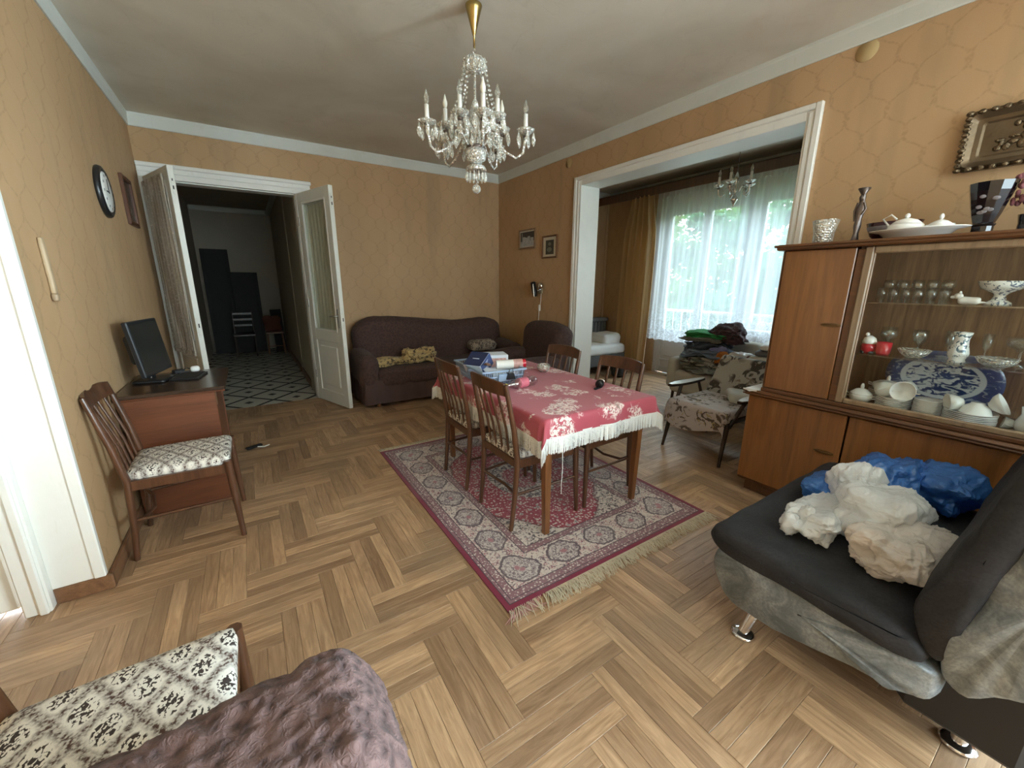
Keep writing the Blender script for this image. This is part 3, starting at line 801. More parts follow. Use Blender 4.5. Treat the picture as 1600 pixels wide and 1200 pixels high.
# ------------------------------------------------------------------ hall door leaves (glazed double door)
DW, DH = .735, 2.508
def leaf(name, loc, ang, mirror, handle):
    d = sempty(name, loc)
    s = -1 if mirror else 1
    def bx(mb, x0, x1, y0, y1, z0, z1, b=.004):
        if mirror: x0, x1 = -x1, -x0
        return mb.box((x0, y0, z0), (x1, y1, z1), b)
    f = MB(); T = .024
    bx(f, 0, .095, -T, T, .012, DH); bx(f, DW-.105, DW, -T, T, .012, DH)
    bx(f, .09, DW-.1, -T+.001, T-.001, .012, .165); bx(f, .09, DW-.1, -T+.001, T-.001, .80, .93); bx(f, .09, DW-.1, -T+.001, T-.001, DH-.115, DH)
    f.build('door_frame', WHITE2, d)
    for yy in (-T-.006, T+.006):
        m = MB()
        for (x0,x1,z0,z1) in ((.09,.112,.925,DH-.11),(DW-.122,DW-.1,.925,DH-.11),(.112,DW-.122,.925,.947),(.112,DW-.122,DH-.132,DH-.11)):
            bx(m, x0, x1, min(yy,0)+.002 if yy < 0 else T-.012, -T+.012 if yy < 0 else yy-.002, z0, z1, .004)
        m.build('glazing_bead', WHITE, d)
    p = MB(); bx(p, .09, DW-.1, -.010, .010, .16, .81, .001); bx(p, .15, DW-.16, -.021, .021, .225, .745, .018); p.build('lower_panel', WHITE2, d)
    g = MB(); bx(g, .095, DW-.105, -.003, .003, .93, DH-.115, .001); g.build('glass', RIPPLE, d)
    e = MB(); bx(e, DW-.001, DW+.004, -.012, .012, .98, 1.16, .001); bx(e, DW-.001, DW+.004, -.010, .010, DH-.24, DH-.08, .001); e.build('lock_plate', WHITE2, d)
    e = MB(); bx(e, DW+.003, DW+.0055, -.005, .005, 1.06, 1.10, 0); bx(e, DW+.003, DW+.0055, -.004, .004, DH-.13, DH-.11, 0); bx(e, DW+.003, DW+.0055, -.005, .005, DH-.20, DH-.17, 0); e.build('keyhole', BLACKM, d)
    if handle:
        h = MB(); bx(h, DW-.065, DW-.035, -T-.008, -T, .98, 1.20, .004)
        xh = s*(DW-.05)
        h.tube([(xh, -T, 1.12), (xh, -T-.05, 1.12), (xh-s*.03, -T-.055, 1.12), (xh-s*.11, -T-.05, 1.115)], [.008,.008,.009,.007], 8)
        h.build('handle', STEEL, d)
    for zz in (.35, 1.25, 2.2): e = MB().tube([(0, -.026*1, zz-.05), (0, -.026, zz+.05)], .008, 8); e.build('hinge', STEEL, d)
    d.rotation_euler = (0, 0, ang)
    return d
# right leaf hinged at x=.65, its face turned to the camera; left leaf hinged near the corner
leaf('door_1', (.672, 5.665, 0), math.atan2(4.945-5.665, .912-.672), False, True)
leaf('door_3', (-.690, 5.660, 0), math.atan2(4.93-5.66, -.405+.690)+PI, True, False)
def door_lace(label, loc, ang, side, z0, z1, x0, x1, mat=None):
    mat = mat or DLACE
    o = thing('door_curtain', label, 'curtain', loc, ang)
    def fn(u, v):
        z = z0+(z1-z0)*v
        fl_ = 1+.35*abs(v-.5)*2
        return (x0+(x1-x0)*u, side*(.040+.012*math.sin(u*52+2*math.sin(v*3))+.005*math.sin(u*97)), z)
    MB().grid(110, 12, fn).build('lace_panel', mat, o)
    for v in (0, 1):
        z = z0+(z1-z0)*v
        MB().grid(110, 3, lambda u, w_: (x0+(x1-x0)*u, side*(.045+.014*math.sin(u*70+w_*2)), z-.025+.05*w_), smooth=True).build('gathered_heading', DLACE, o)
    return o
aL = math.atan2(4.93-5.66, -.405+.690)
door_lace('gathered beige lace curtain stretched over the glass of the left door leaf', (-.690, 5.660, 0), aL, -1, .80, 2.42, .07, .66)
aR = math.atan2(4.945-5.665, .912-.672)
door_lace('pale lace curtain behind the rippled glass of the right door leaf', (.672, 5.665, 0), aR, 1, .90, 2.42, .08, .65, DLACE2)

# ------------------------------------------------------------------ hall beyond the door
HE = 10.8
hf = MB().box((-.95, 5.74, -.12), (.9, HE+.2, -.004)).build('floor', TILED); struct(hf)
rt = random.Random(5)
for i in range(-6, 8):
    for j in range(0, 38):
        # rhombus cells of the lattice: half diagonals .27 and .30
        if (i+j) % 2: continue
        cx, cy = .13-.135+.27*.5 + i*.27, 5.65+.3*j+.0
        if not (-.95 < cx < .85 and 5.5 < cy < HE+.1): continue
        a, b = .27-.036, .30-.040
        pl = clip_poly([(cx-a,cy),(cx,cy-b),(cx+a,cy),(cx,cy+b)], -.75, .66, 5.745, HE)
        if len(pl) < 3: continue
        q = MB().prism(pl, -.004, -.001); q.build('tile', TILEW, hf)
        pl = clip_poly([(cx-.055,cy),(cx,cy-.06),(cx+.055,cy),(cx,cy+.06)], -.75, .66, 5.745, HE)
        if len(pl) > 2: MB().prism(pl, -.002, .0).build('tile', TILED, hf)
struct(MB().box((-.95, 5.88, 0), (-.75, HE+.2, 3.0)).build('wall_hall_left', HALLW))
struct(MB().box((.66, 5.88, 0), (.9, HE+.2, 3.0)).box((.64, 6.0, 0), (.66, 6.35, 2.98)).box((.648, 7.5, 0), (.66, 7.62, 2.98)).build('wall_hall_right', HALLW))
struct(MB().box((-.75, HE, 0), (.66, HE+.2, 3.0)).build('wall_hall_end', HALLW))
struct(MB().box((-.95, 5.88, 3.0), (.9, HE+.2, 3.12)).build('ceiling', HALLW))
struct(MB().box((-.75, HE-.07, 2.90), (.64, HE, 3.0), .02).box((.58, 6.4, 2.90), (.66, HE, 3.0), .02).build('trim_11', CORN))
struct(MB().box((.635, 6.36, 0), (.66, 7.49, .10), .004).box((.635, 7.63, 0), (.66, HE, .10), .004).build('baseboard_hall', WBASE))
def leanpanel(label, x0, x1, z1, y0, mat, d):
    o = thing('leaning_panel', label, 'panel', ((x0+x1)/2, y0, 0))
    hw = (x1-x0)/2; a = .16
    X = Matrix.Rotation(-a*.55, 4, 'X')
    MB().box((-hw, -.02, 0), (hw, .02, z1), .006, X).build('board', mat, o)
    MB().box((-hw, -.028, 0), (-hw+.07, -.018, z1), .003, X).box((hw-.07, -.028, 0), (hw, -.018, z1), .003, X).box((-hw+.07, -.028, z1-.08), (hw-.07, -.018, z1), .003, X).box((-hw+.07, -.028, .02), (hw-.07, -.018, .12), .003, X).build('edge_frame', mat, o)
    return o
leanpanel('tall black door panel leaning on the end wall of the hall', -.68, -.21, 2.16, 10.52, BLACKM, 0)
leanpanel('lower black board leaning beside the tall one in the hall', -.22, .26, 1.70, 10.42, BLACKM, 0)

# ------------------------------------------------------------------ veranda window wall
wn = sempty('window_1', (5.93, 2.85, 0)); L0 = Matrix.Translation((-5.93, -2.85, 0))
MB().box((5.89, 4.43, 0), (5.99, 4.5, 2.74), .004, L0).box((5.89, 1.2, .85), (5.99, 1.27, 2.74), .004, L0).box((5.89, 1.27, 2.62), (5.99, 4.43, 2.74), .004, L0).box((5.89, 3.0, 0), (5.99, 3.10, 2.62), .004, L0).box((5.89, 2.06, .85), (5.99, 2.14, 2.62), .004, L0).box((5.89, 1.27, .85), (5.99, 3.0, .93), .004, L0).build('window_frame', GREYPAINT, wn)
for (y0, y1, z0) in ((3.10, 3.765, .70), (3.765, 4.43, .70), (1.27, 2.06, .93), (2.14, 3.0, .93)):
    f = MB(); g = .065
    f.box((5.90, y0, z0-(.68 if z0 < .8 else 0)), (5.96, y0+g, 2.62), .004, L0).box((5.90, y1-g, z0-(.68 if z0 < .8 else 0)), (5.96, y1, 2.62), .004, L0)
    f.box((5.901, y0+g, z0), (5.959, y1-g, z0+g), .004, L0).box((5.901, y0+g, 2.62-g), (5.959, y1-g, 2.62), .004, L0)
    f.build('casement', GREYPAINT, wn)
    MB().box((5.927, y0+g, z0+g), (5.931, y1-g, 2.62-g), 0, L0).build('pane', WPANE, wn)
    if z0 < .8:
        b = MB().box((5.901, y0+g, .02), (5.959, y1-g, .12), .004, L0).box((5.915, y0+g, .12), (5.945, y1-g, .72), .002, L0).box((5.905, y0+g+.05, .30), (5.95, y1-g-.05, .62), .012, L0).box((5.898, y0+g, .22), (5.95, y1-g, .25), .004, L0)
        b.build('door_panel', GREYPAINT, wn)
MB().box((5.70, 1.2, .86), (5.90, 3.0, .895), .008, L0).build('window_sill', WHITE, wn)
w2 = sempty('window_2', (1.5, YF-.1, 0))
f = MB()
for x in (-1.70, -.6, .5, 1.62): f.box((x, -.04, .65), (x+.08, .04, 2.75), .004)
f.box((-1.62, -.039, .65), (1.62, .039, .74), .004).box((-1.62, -.039, 2.67), (1.62, .039, 2.75), .004)
f.build('window_frame', WHITE, w2)
MB().box((-1.62, -.003, .74), (1.62, .003, 2.67)).build('pane', WPANE, w2)
w3 = sempty('window_3', (XR+.1, -2.05, 0)); f = MB()
for y in (-1.05, -.04, .97): f.box((-.04, y, .65), (.04, y+.08, 2.75), .004)
f.box((-.039, -.97, .65), (.039, .97, .74), .004).box((-.039, -.97, 2.67), (.039, .97, 2.75), .004)
f.build('window_frame', WHITE, w3)
MB().box((-.003, -.97, .74), (.003, .97, 2.67)).build('pane', WPANE, w3)

# outside: balcony, ground, trees
bal = sempty('balcony', (6.6, 3, 0))
MB().box((-.5, -2.4, -.25), (.85, 2.6, -.03)).build('slab', HALLW, bal)
b = MB().box((.75, -2.4, .95), (.82, 2.6, 1.0), .008)
MB().box((.77, -2.4, .95), (.81, 2.6, 1.0), .008).build('rail', STEEL, bal)
for k in range(26): MB().box((.78, -2.35+k*.19, -.03), (.80, -2.33+k*.19, .95)).build('bar', STEEL, bal)
gr = MB().grid(24, 24, lambda u, v: (6+34*u, -25+50*v, -3.0+.3*nz((u*8,v*8,0)))).build('ground', GRASS); struct(gr)
def tree(label, x, y, h, rad, n, mat, seed):
    o = thing('leafy_tree', label, 'tree', (x, y, -3.0), 0, None)
    rr = random.Random(seed)
    t = MB().tube([(0,0,0),(.05,.03,h*.3),(.12,-.05,h*.6),(.1,.02,h*.9)], [.16,.13,.09,.03], 8)
    for k in range(7):
        a = rr.uniform(0, 6.3); z = h*rr.uniform(.35,.75)
        t.tube([(.08,0,z),(math.cos(a)*rad*.4, math.sin(a)*rad*.4, z+h*.1),(math.cos(a)*rad*.8, math.sin(a)*rad*.8, z+h*.18)], [.05,.035,.01], 6)
    t.build('trunk', BARK, o)
    m = MB()
    cl = [(Vector((rr.gauss(0,.42)*rad, rr.gauss(0,.42)*rad, h*rr.uniform(.25,1.0))), rad*rr.uniform(.22,.42)) for _ in range(26)]
    for _ in range(n):
        c, r_ = rr.choice(cl)
        d = Vector((rr.gauss(0,1), rr.gauss(0,1), rr.gauss(0,1))).normalized()*r_*rr.random()**.4
        p = c+d; a = Vector((rr.gauss(0,1), rr.gauss(0,1), rr.gauss(0,.6))).normalized(); b_ = a.orthogonal().normalized()
        s_ = rr.uniform(.10,.17)
        m.add([p-a*s_, p+b_*s_*.5, p+a*s_, p-b_*s_*.5], [(0,1,2,3)])
    f_ = m.build('foliage', mat, o); f_['kind'] = 'stuff'
    return o
tree('broad green tree seen through the left veranda pane', 10.5, 8.6, 6.2, 1.9, 7000, LEAF, 1)
tree('blue green tree seen through the middle veranda pane', 12.4, 5.4, 6.4, 1.9, 7000, LEAF2, 2)
tree('bright green tree seen through the right veranda pane', 10.6, 1.9, 6.2, 1.8, 7000, LEAF, 3)
tree('low bushy tree beyond the balcony rail', 8.6, 5.2, 4.2, .95, 3200, LEAF2, 4)
tree('mid green tree between the far trees and the broad green tree', 14.6, 7.6, 7.4, 2.1, 7000, LEAF, 8)
tree('slim green tree in front of the far right tree', 14.8, 1.6, 7.2, 1.9, 7000, LEAF2, 9)
tree('tall tree far behind the others at the left of the veranda window', 18.5, 14.5, 9.5, 3.4, 9000, LEAF, 5)
tree('tall tree far behind the others at the right of the veranda window', 18.5, 4.8, 10, 3.6, 9000, LEAF2, 6)
# ------------------------------------------------------------------ chairs
def make_chair(name, label, loc, rz, group=None, cat='chair'):
    o = thing(name, label, cat, loc, rz, group)
    MB().soft((0, .005, .487), (.218, .232, .032), .03, 8, lambda p, n: Vector((p.x*(1-.10*(.24-p.y)/.48), p.y, p.z+.012*max(0, 1-(p.x/.22)**2)*max(0, 1-(p.y/.25)**2) if n.z > 0 else p.z))).build('seat', FLORAL, o)
    MB().box((-.205,.205,.415), (.205,.232,.468), .004).box((-.19,-.232,.415), (.19,-.208,.468), .004)\
        .add([(sx*a, y, z) for sx in (-1,1) for (a, y) in ((.188,-.23),(.212,-.23),(.228,.22),(.204,.22)) for z in (.415,.468)],
             [(b+i*2, b+((i+1)%4)*2, b+((i+1)%4)*2+1, b+i*2+1) for b in (0,8) for i in range(4)]+[(b,b+2,b+4,b+6) for b in (0,8)]+[(b+1,b+3,b+5,b+7) for b in (0,8)]).build('seat_frame', WCHAIR, o)
    for s in (-1, 1):
        MB().tube([(s*.238,.242,0),(s*.228,.232,.25),(s*.222,.226,.49)], [(.014,.014),(.019,.019),(.022,.022)], 8).build('leg', WCHAIR, o)
    for s in (-1, 1):
        MB().tube([(s*.195,-.255,0),(s*.198,-.232,.22),(s*.203,-.217,.46),(s*.205,-.245,.66),(s*.203,-.285,.86),(s*.202,-.302,.94)],
                  [(.014,.014),(.018,.017),(.022,.018),(.020,.016),(.017,.014),(.014,.012)], 8, up=(1,0,0)).build('leg', WCHAIR, o)
    def rail(u, v):
        x = -.19+.38*u; b = .028*(1-(x/.19)**2)
        return x, b
    r_ = MB(); n = 10; vs = []; fs = []
    for i in range(n+1):
        x, b = rail(i/n, 0); zt = .945+.012*(1-(x/.19)**2)
        for (dy, z) in ((-.011,.870),(.011,.870),(.008,zt),(-.008,zt)):
            vs.append((x, -.285-b-(z-.86)*.2+dy, z))
    for i in range(n):
        for k in range(4): fs.append((i*4+k, i*4+(k+1)%4, i*4+4+(k+1)%4, i*4+4+k))
    fs += [(3,2,1,0), (n*4, n*4+1, n*4+2, n*4+3)]
    r_.add(vs, fs).build('top_rail', WCHAIR, o)
    for x in (-.117, -.039, .039, .117):
        b = .028*(1-(x/.19)**2)
        MB().tube([(x*.92,-.215,.45),(x*.96,-.232-b*.5,.64),(x,-.286-b,.880)], [(.012,.007)]*3, 8, up=(1,0,0)).build('slat', WCHAIR, o)
    for s in (-1, 1):
        MB().tube([(s*.196,-.238,.235),(s*.23,.232,.255)], .009, 8).build('stretcher', WCHAIR, o)
    MB().tube([(-.196,-.236,.245),(-.15,-.20,.215),(0,-.175,.205),(.15,-.20,.215),(.196,-.236,.245)], .010, 8).build('stretcher', WCHAIR, o)
    return o
CH = make_chair('dining_chair', 'brown slat-back chair with floral seat standing beside the desk by the left wall', (-.437, 2.93, 0), -PI/2, 'floral-seat dining chairs')
def chair(label, loc, rz):
    c = copy_tree(CH); c.location = loc; c.rotation_euler = (0,0,rz); c['label'] = label; return c
chair('cut-off brown chair with a big brown and cream floral seat in the bottom left foreground', (-.385, 1.06, 0), -PI/2)
chair('nearer of the two dining chairs on the left side of the table', (1.452, 2.035, .008), R(-90))
chair('farther dining chair on the left of the table in front of the blue basket', (1.448, 2.63, .008), R(-91))
chair('near dining chair on the window side of the table', (2.005, 2.035, .008), R(90.5))
chair('far dining chair on the window side of the table next to the armchair', (2.01, 2.70, .008), R(91))

# ------------------------------------------------------------------ rug
rug = thing('persian_rug', 'crimson and cream persian rug under the dining table', 'rug', (1.63, 2.395, 0))
def rugz(x, y): return .009 + .002*nz((x*3, y*3, 0))
m = MB().grid(40, 54, lambda u, v: (-.79+1.58*u, -1.08+2.16*v, rugz(u*2, v*2)))
hw, hh = .79, 1.08
m.add([(-hw,-hh,0),(hw,-hh,0),(hw,hh,0),(-hw,hh,0),(-hw,-hh,.009),(hw,-hh,.009),(hw,hh,.009),(-hw,hh,.009)], [(0,1,5,4),(1,2,6,5),(2,3,7,6),(3,0,4,7)])
m.build('pile', RUG, rug)
rr = random.Random(11)
for (yy, sg, n_, l0) in ((-1.08, -1, 520, .085), (1.08, 1, 420, .07)):
    m = MB()
    for k in range(n_):
        x = -.79+1.58*(k+.5)/n_
        if sg < 0 and x < -.56 and rr.random() < .75: continue
        l = l0*rr.uniform(.7, 1.15); dx = rr.gauss(-.012, .02); ph = rr.uniform(0, 6)
        pts = [(x, yy, .007), (x+dx*.3+.004*math.sin(ph), yy+sg*l*.4, .009+rr.uniform(0,.008)), (x+dx+.008*math.sin(ph+2), yy+sg*l, .003+rr.uniform(0,.004))]
        m.tube(pts, [.0028,.0024,.0015], 4, caps=False)
    f_ = m.build('fringe', FRINGE, rug); f_['kind'] = 'stuff'
m = MB()
for k in range(16):
    x = -.78+.012*k; m.tube([(x,-1.08,.007),(x-.02-.002*k,-1.12,.010),(x-.06+.004*k,-1.135-.004*(k%3),.004)], [.003,.003,.0015], 4, caps=False)
m.build('tangled_tassel', M_('pink_wool', (.50,.27,.26), .9), rug)
# ------------------------------------------------------------------ dining table and cloth
tb = thing('dining_table', 'wooden dining table standing on the persian rug', 'table', (1.745, 2.37, .0115))
HXT, HYT = .46, .73
MB().box((-HXT, -HYT, .735), (HXT, HYT, .762), .008).build('tabletop', WTABLE, tb)
MB().box((-.40,-.66,.63), (.40,-.635,.735), .003).box((-.40,.635,.63), (.40,.66,.735), .003).box((-.42,-.63,.63), (-.395,.63,.735), .003).box((.395,-.63,.63), (.42,.63,.735), .003).build('apron', WTABLE, tb)
for sx in (-1,1):
    for sy in (-1,1):
        MB().tube([(sx*.385, sy*.668, .0), (sx*.393, sy*.668, .40), (sx*.397, sy*.668, .733)], [.017,.021,.024], 4, sq=True).build('leg', WTABLE, tb)
cl = thing('tablecloth', 'rose red floral tablecloth with white tasselled edge on the dining table', 'tablecloth', (1.745, 2.37, .7755))
CX, CY = HXT+.135, HYT+.115
def drape(a, b):
    ox, oy = max(0, abs(a)-HXT), max(0, abs(b)-HYT)
    x = max(-HXT, min(HXT, a)); y = max(-HYT, min(HYT, b)); sx = math.copysign(1,a); sy = math.copysign(1,b)
    z = .002*nz((a*4,b*4,1))
    L = math.hypot(ox, oy)
    if L > 0:
        e = .012*(1-math.exp(-L*60))
        if ox > 0 and oy > 0:
            t = min(1, min(ox, oy)/.10)
            f_ = .32*L*t
            x += sx*(ox/L)*(e+f_); y += sy*(oy/L)*(e+f_); L *= (1-.06*t)
        else:
            wv = (.010*math.sin((a if oy else b)*17+1)+.006*math.sin((a if oy else b)*31))*min(1, L/.12)
            if ox: x += sx*(e+.05*L+wv+.006)
            else: y += sy*(e+.05*L+wv+.006)
        z -= max(0, L-.006)
    return Vector((x, y, z))
NU, NV = 68, 90
m = MB().grid(NU, NV, lambda u, v: drape(-CX+2*CX*u, -CY+2*CY*v)); m.build('cloth', CLOTH, cl)
m = MB(); per = []
N_ = 150
for k in range(N_): per.append((-CX+2*CX*k/N_, -CY))
for k in range(N_): per.append((CX, -CY+2*CY*k/N_))
for k in range(N_): per.append((CX-2*CX*k/N_, CY))
for k in range(N_): per.append((-CX, CY-2*CY*k/N_))
rr = random.Random(2)
for i, (a, b) in enumerate(per):
    p = drape(a, b); q = drape(*per[(i+1) % len(per)])
    o_ = drape(a*1.02, b*1.02); dd = (o_-p); dd.z = 0
    dd = dd.normalized()*.004 if dd.length > 1e-6 else Vector()
    for k in range(2):
        s_ = p.lerp(q, k/2); e_ = p.lerp(q, k/2+.44)
        l = .092*rr.uniform(.93, 1.04); j = Vector((rr.gauss(0,.002), rr.gauss(0,.002), 0))+dd
        m.add([s_, e_, e_+j-Vector((0,0,l)), s_+j-Vector((0,0,l))], [(0,1,2,3)])
# braid above the tassels
for i in range(len(per)):
    p = drape(*per[i]); q = drape(*per[(i+1) % len(per)])
    m.add([p, q, q+Vector((0,0,.008)), p+Vector((0,0,.008))], [(0,1,2,3)])
f_ = m.build('fringe', TASSEL, cl); f_['kind'] = 'stuff'
MB().tube([(-.36,-.765,-.11),(-.355,-.768,-.30),(-.36,-.768,-.40),(-.357,-.768,-.46)], .0018, 4).build('loose_thread', TASSEL, cl)

ZT = .7765
bk = thing('basket', 'blue-grey plastic basket of boxes on the far left of the table', 'basket', (1.52, 2.675, ZT), R(-4))
bw, bl, bh = .17, .27, .115
m = MB().box((-bw+.02,-bl+.02,0), (bw-.02,bl-.02,.006), .002); m.build('base', BASKET, bk)
m = MB().box((-bw-.012,-bl-.012,bh-.014), (bw+.012,-bl+.004,bh), .003).box((-bw-.012,bl-.004,bh-.014), (bw+.012,bl+.012,bh), .003).box((-bw-.012,-bl+.004,bh-.014), (-bw+.004,bl-.004,bh), .003).box((bw-.004,-bl+.004,bh-.014), (bw+.012,bl-.004,bh), .003)
m.build('rim', BASKET, bk)
m = MB()
def wallslats(p0, p1, q0, q1, n):
    for k in range(n+1):
        t = k/n; a = Vector(p0).lerp(Vector(p1), t); b = Vector(q0).lerp(Vector(q1), t)
        m.tube([a, b], .0036, 4)
I = .02
wallslats((-bw+I,-bl+I,.004),(bw-I,-bl+I,.004),(-bw,-bl,bh-.006),(bw,-bl,bh-.006),22)
wallslats((-bw+I,bl-I,.004),(bw-I,bl-I,.004),(-bw,bl,bh-.006),(bw,bl,bh-.006),22)
wallslats((-bw+I,-bl+I,.004),(-bw+I,bl-I,.004),(-bw,-bl,bh-.006),(-bw,bl,bh-.006),34)
wallslats((bw-I,-bl+I,.004),(bw-I,bl-I,.004),(bw,-bl,bh-.006),(bw,bl,bh-.006),34)
for z, k in ((.03,.75),(.06,.45)):
    m.box((-bw+I*k-.002,-bl+I*k-.003,z), (bw-I*k,-bl+I*k,z+.008)).box((-bw+I*k,bl-I*k,z), (bw-I*k,bl-I*k+.003,z+.008)).box((-bw+I*k-.003,-bl+I*k,z), (-bw+I*k,bl-I*k,z+.008)).box((bw-I*k,-bl+I*k,z), (bw-I*k+.003,bl-I*k,z+.008))
m.build('slatted_side', BASKET, bk)
m = MB().box((-.05,-bl-.006,.03), (.05,-bl+.012,.085), .004); m.build('side_plate', BASKET, bk)
cp = thing('binder_clip', 'small black clip hooked on the front of the blue-grey basket', 'clip', (1.545, 2.392, ZT+.045), R(-4))
MB().prism([(-.035,0),(.035,0),(.02,.045),(-.02,.045)], -.013, .013, 1).build('clip_body', BLACKP, cp)
MB().tube([(-.018,0,.045),(-.012,-.01,.075),(.012,-.01,.075),(.018,0,.045)], .0025, 6).build('clip_loop', BLACKP, cp)
nb = thing('carton', 'navy blue carton tilted in the blue-grey basket', 'box', (1.445, 2.70, ZT+.115), 0)
X = Matrix.Rotation(R(-62), 4, 'Z') @ Matrix.Rotation(R(33), 4, 'X')
MB().box((-.080,-.078,-.055), (.080,.078,.055), .002, X).build('carton_body', PAPERW, nb)
MB().box((-.078,-.076,.0545), (.078,.076,.0565), 0, X).build('lid_print', NAVY, nb)
MB().box((.0795,-.074,-.050), (.0815,.076,.0545), 0, X).build('side_print', NAVYF, nb)
m = MB()
for (z, y0, y1) in ((.028,-.03,.03),(.017,-.02,.02),(-.008,-.06,.03),(-.020,-.06,.04),(-.040,-.05,-.01)): m.box((.0814,y0,z), (.0822,y1,z+.005), 0, X)
m.box((-.03,-.004,.0564), (.03,.004,.0570), 0, X)
f_ = m.build('pale_print_lines', PAPERW, nb)
wb = thing('carton', 'white carton with faded red print behind the navy one', 'box', (1.64, 2.83, ZT+.045), R(-18))
MB().box((-.12,-.085,0), (.12,.085,.115), .003).build('carton_body', PAPERW, wb)
MB().box((-.03,-.087,.02), (.10,-.084,.09)).build('print', PRINT, wb)
gb = thing('paper_sheet', 'crumpled pale paper lying in the front of the basket', 'paper', (1.53, 2.52, ZT+.07))
MB().grid(14, 10, lambda u, v: (-.11+.22*u, -.10+.2*v, .03*nz((u*3,v*3,4))+.025*v)).build('sheet', PAPERW, gb)
rl = thing('wrapped_roll', 'red and white wrapped roll lying across the basket corner', 'roll', (1.615, 2.52, ZT+.125), R(-22))
m = MB().tube([(-.10,0,0),(.03,0,.004)], .033, 14); m.build('white_wrap', WHITEP, rl)
m = MB().tube([(.03,0,.004),(.10,0,.006)], .0345, 14); m.build('printed_wrap', PRINT, rl)
m = MB().tube([(.10,0,.006),(.125,0,.007)], .0335, 14); m.build('red_end', RED, rl)
br = thing('dry_twig', 'curled dry brown leaf beside the white wrapped roll', 'leaf', (1.475, 2.56, ZT+.125), R(-20))
m = MB()
for k in range(5): m.tube([(0,0,0),(-.02-.008*k,-.006*k+.01,.012+.006*(k%2)),(-.055+.008*k,-.018*k+.03,.004)], [.006,.005,.001], 5)
m.build('leaf_blades', M_('dry_brown', (.16,.08,.05), .8), br)
bt = thing('plastic_bottle', 'clear plastic bottle with pink label lying in front of the basket', 'bottle', (1.42, 2.255, ZT+.038), R(9))
X = Matrix.Rotation(PI/2, 4, 'Y')
MB().lathe([(.013,-.005),(.013,.02),(.018,.035),(.033,.075),(.036,.10),(.036,.15),(.034,.165),(.036,.18),(.036,.26),(.030,.275),(.012,.272)], 18, X).build('bottle_body', thin_glass('bottle_plastic', (.90,.90,.92), .20, .75, .10), bt)
MB().lathe([(.0365,.115),(.0368,.12),(.0368,.185),(.0365,.19)], 18, X).build('pink_label', M_('pink_label', (.62,.16,.22), .5, var=.3, vs=40), bt)
MB().lathe([(.0,-.024),(.016,-.024),(.0165,0),(.0165,.003),(.0,.003)], 14, X).build('yellow_cap', M_('yellow_cap', (.80,.72,.14), .4), bt)
gbw = thing('glass_bowl', 'small clear glass bowl at the far side of the table', 'bowl', (2.02, 2.62, ZT))
MB().lathe([(.0,.004),(.03,.004),(.05,.022),(.056,.045),(.05,.066),(.047,.066),(.052,.045),(.046,.025),(.028,.009),(.0,.009)], 20).build('bowl_glass', CRYST, gbw)
wt = thing('wrist_watch', 'black round gadget with a shiny ring on the bare end of the table', 'gadget', (2.04, 1.985, ZT), R(20))
MB().lathe([(.0,0),(.026,0),(.030,.01),(.030,.03),(.022,.042),(.0,.044)], 16, Matrix.Translation((0,0,.030)) @ Matrix.Rotation(R(70), 4, 'Y') @ Matrix.Translation((0,0,-.02))).build('case', BLACKP, wt)
MB().lathe([(.031,0),(.034,.004),(.031,.008)], 16, Matrix.Translation((.022,0,.032)) @ Matrix.Rotation(R(70), 4, 'Y')).build('ring', CHROME, wt)
MB().box((-.075,-.012,0), (-.012,.012,.012), .004).build('strap', BLACKP, wt)
# ------------------------------------------------------------------ brown sofa under the back wall
def lump(s=.012, f=5.0, o=0.0):
    return lambda p, n: p + n*(s*nz(p, f, o)+s*.5*nz(p, f*2.3, o+3))
def pleats(mb, pts, z0, z1, per=9.0, amp=.012, flare=.03):
    # gathered skirt along a floor polyline, hanging from z1 to z0
    L = [0]
    for a, b in zip(pts, pts[1:]): L.append(L[-1]+(Vector(b)-Vector(a)).length)
    n = int(L[-1]/.02)
    def fn(u, v):
        d = u*L[-1]; k = 0
        while k < len(pts)-2 and d > L[k+1]: k += 1
        a, b = Vector(pts[k]), Vector(pts[k+1]); t = (d-L[k])/max(1e-6, L[k+1]-L[k])
        p = a.lerp(b, t); nn = Vector((b.y-a.y, -(b.x-a.x))).normalized()
        o = (amp*math.sin(d*2*PI*per+1.5*nz((d*3,0,0)))*(.25+.75*(1-v)) + flare*(1-v)**1.4 + .012*nz((d*5, v, 2)))
        return (p.x+nn.x*o, p.y+nn.y*o, z0+(z1-z0)*v+.006*nz((d*4,1,v)))
    return mb.grid(n, 7, fn)
sf = thing('sofa', 'brown slipcovered sofa against the back wall', 'sofa', (2.19, 5.25, 0))
SWD = 1.14
def backf(p, n):
    q = p + n*(.012*nz(p, 4)+.006*nz(p, 9))
    k = max(0, (p.z-.5)/.5)
    t = abs(p.x)/SWD
    q.z += k*(.045*math.sin((p.x+1.2)*2.6+.5) - .18*max(0, t-.72)**1.3*3.2)
    q.y += .06*k
    return q
MB().soft((0, .20, .63), (SWD-.03, .135, .39), .12, 22, backf).build('backrest', BROWNC, sf)
MB().soft((0, -.12, .36), (SWD-.16, .31, .115), .07, 16, lump(.012, 4)).build('seat', BROWNC, sf)
for s in (-1, 1):
    MB().soft((s*(SWD-.09), -.08, .47), (.115, .34, .21), .10, 12, lambda p, n: p+n*(.012*nz(p,5))+Vector((0,0,-.10*max(0,(-.05-p.y))))).build('arm', BROWNC, sf)
m = MB(); pleats(m, [(-SWD,.33),(-SWD,-.41),(SWD,-.41),(SWD,.33)], .055, .34, 6.5, .010, .015); m.build('skirt', SKIRT, sf)
MB().box((-SWD+.03,-.38,.10), (SWD-.03,.30,.36), .02).build('base_frame', SKIRT, sf)
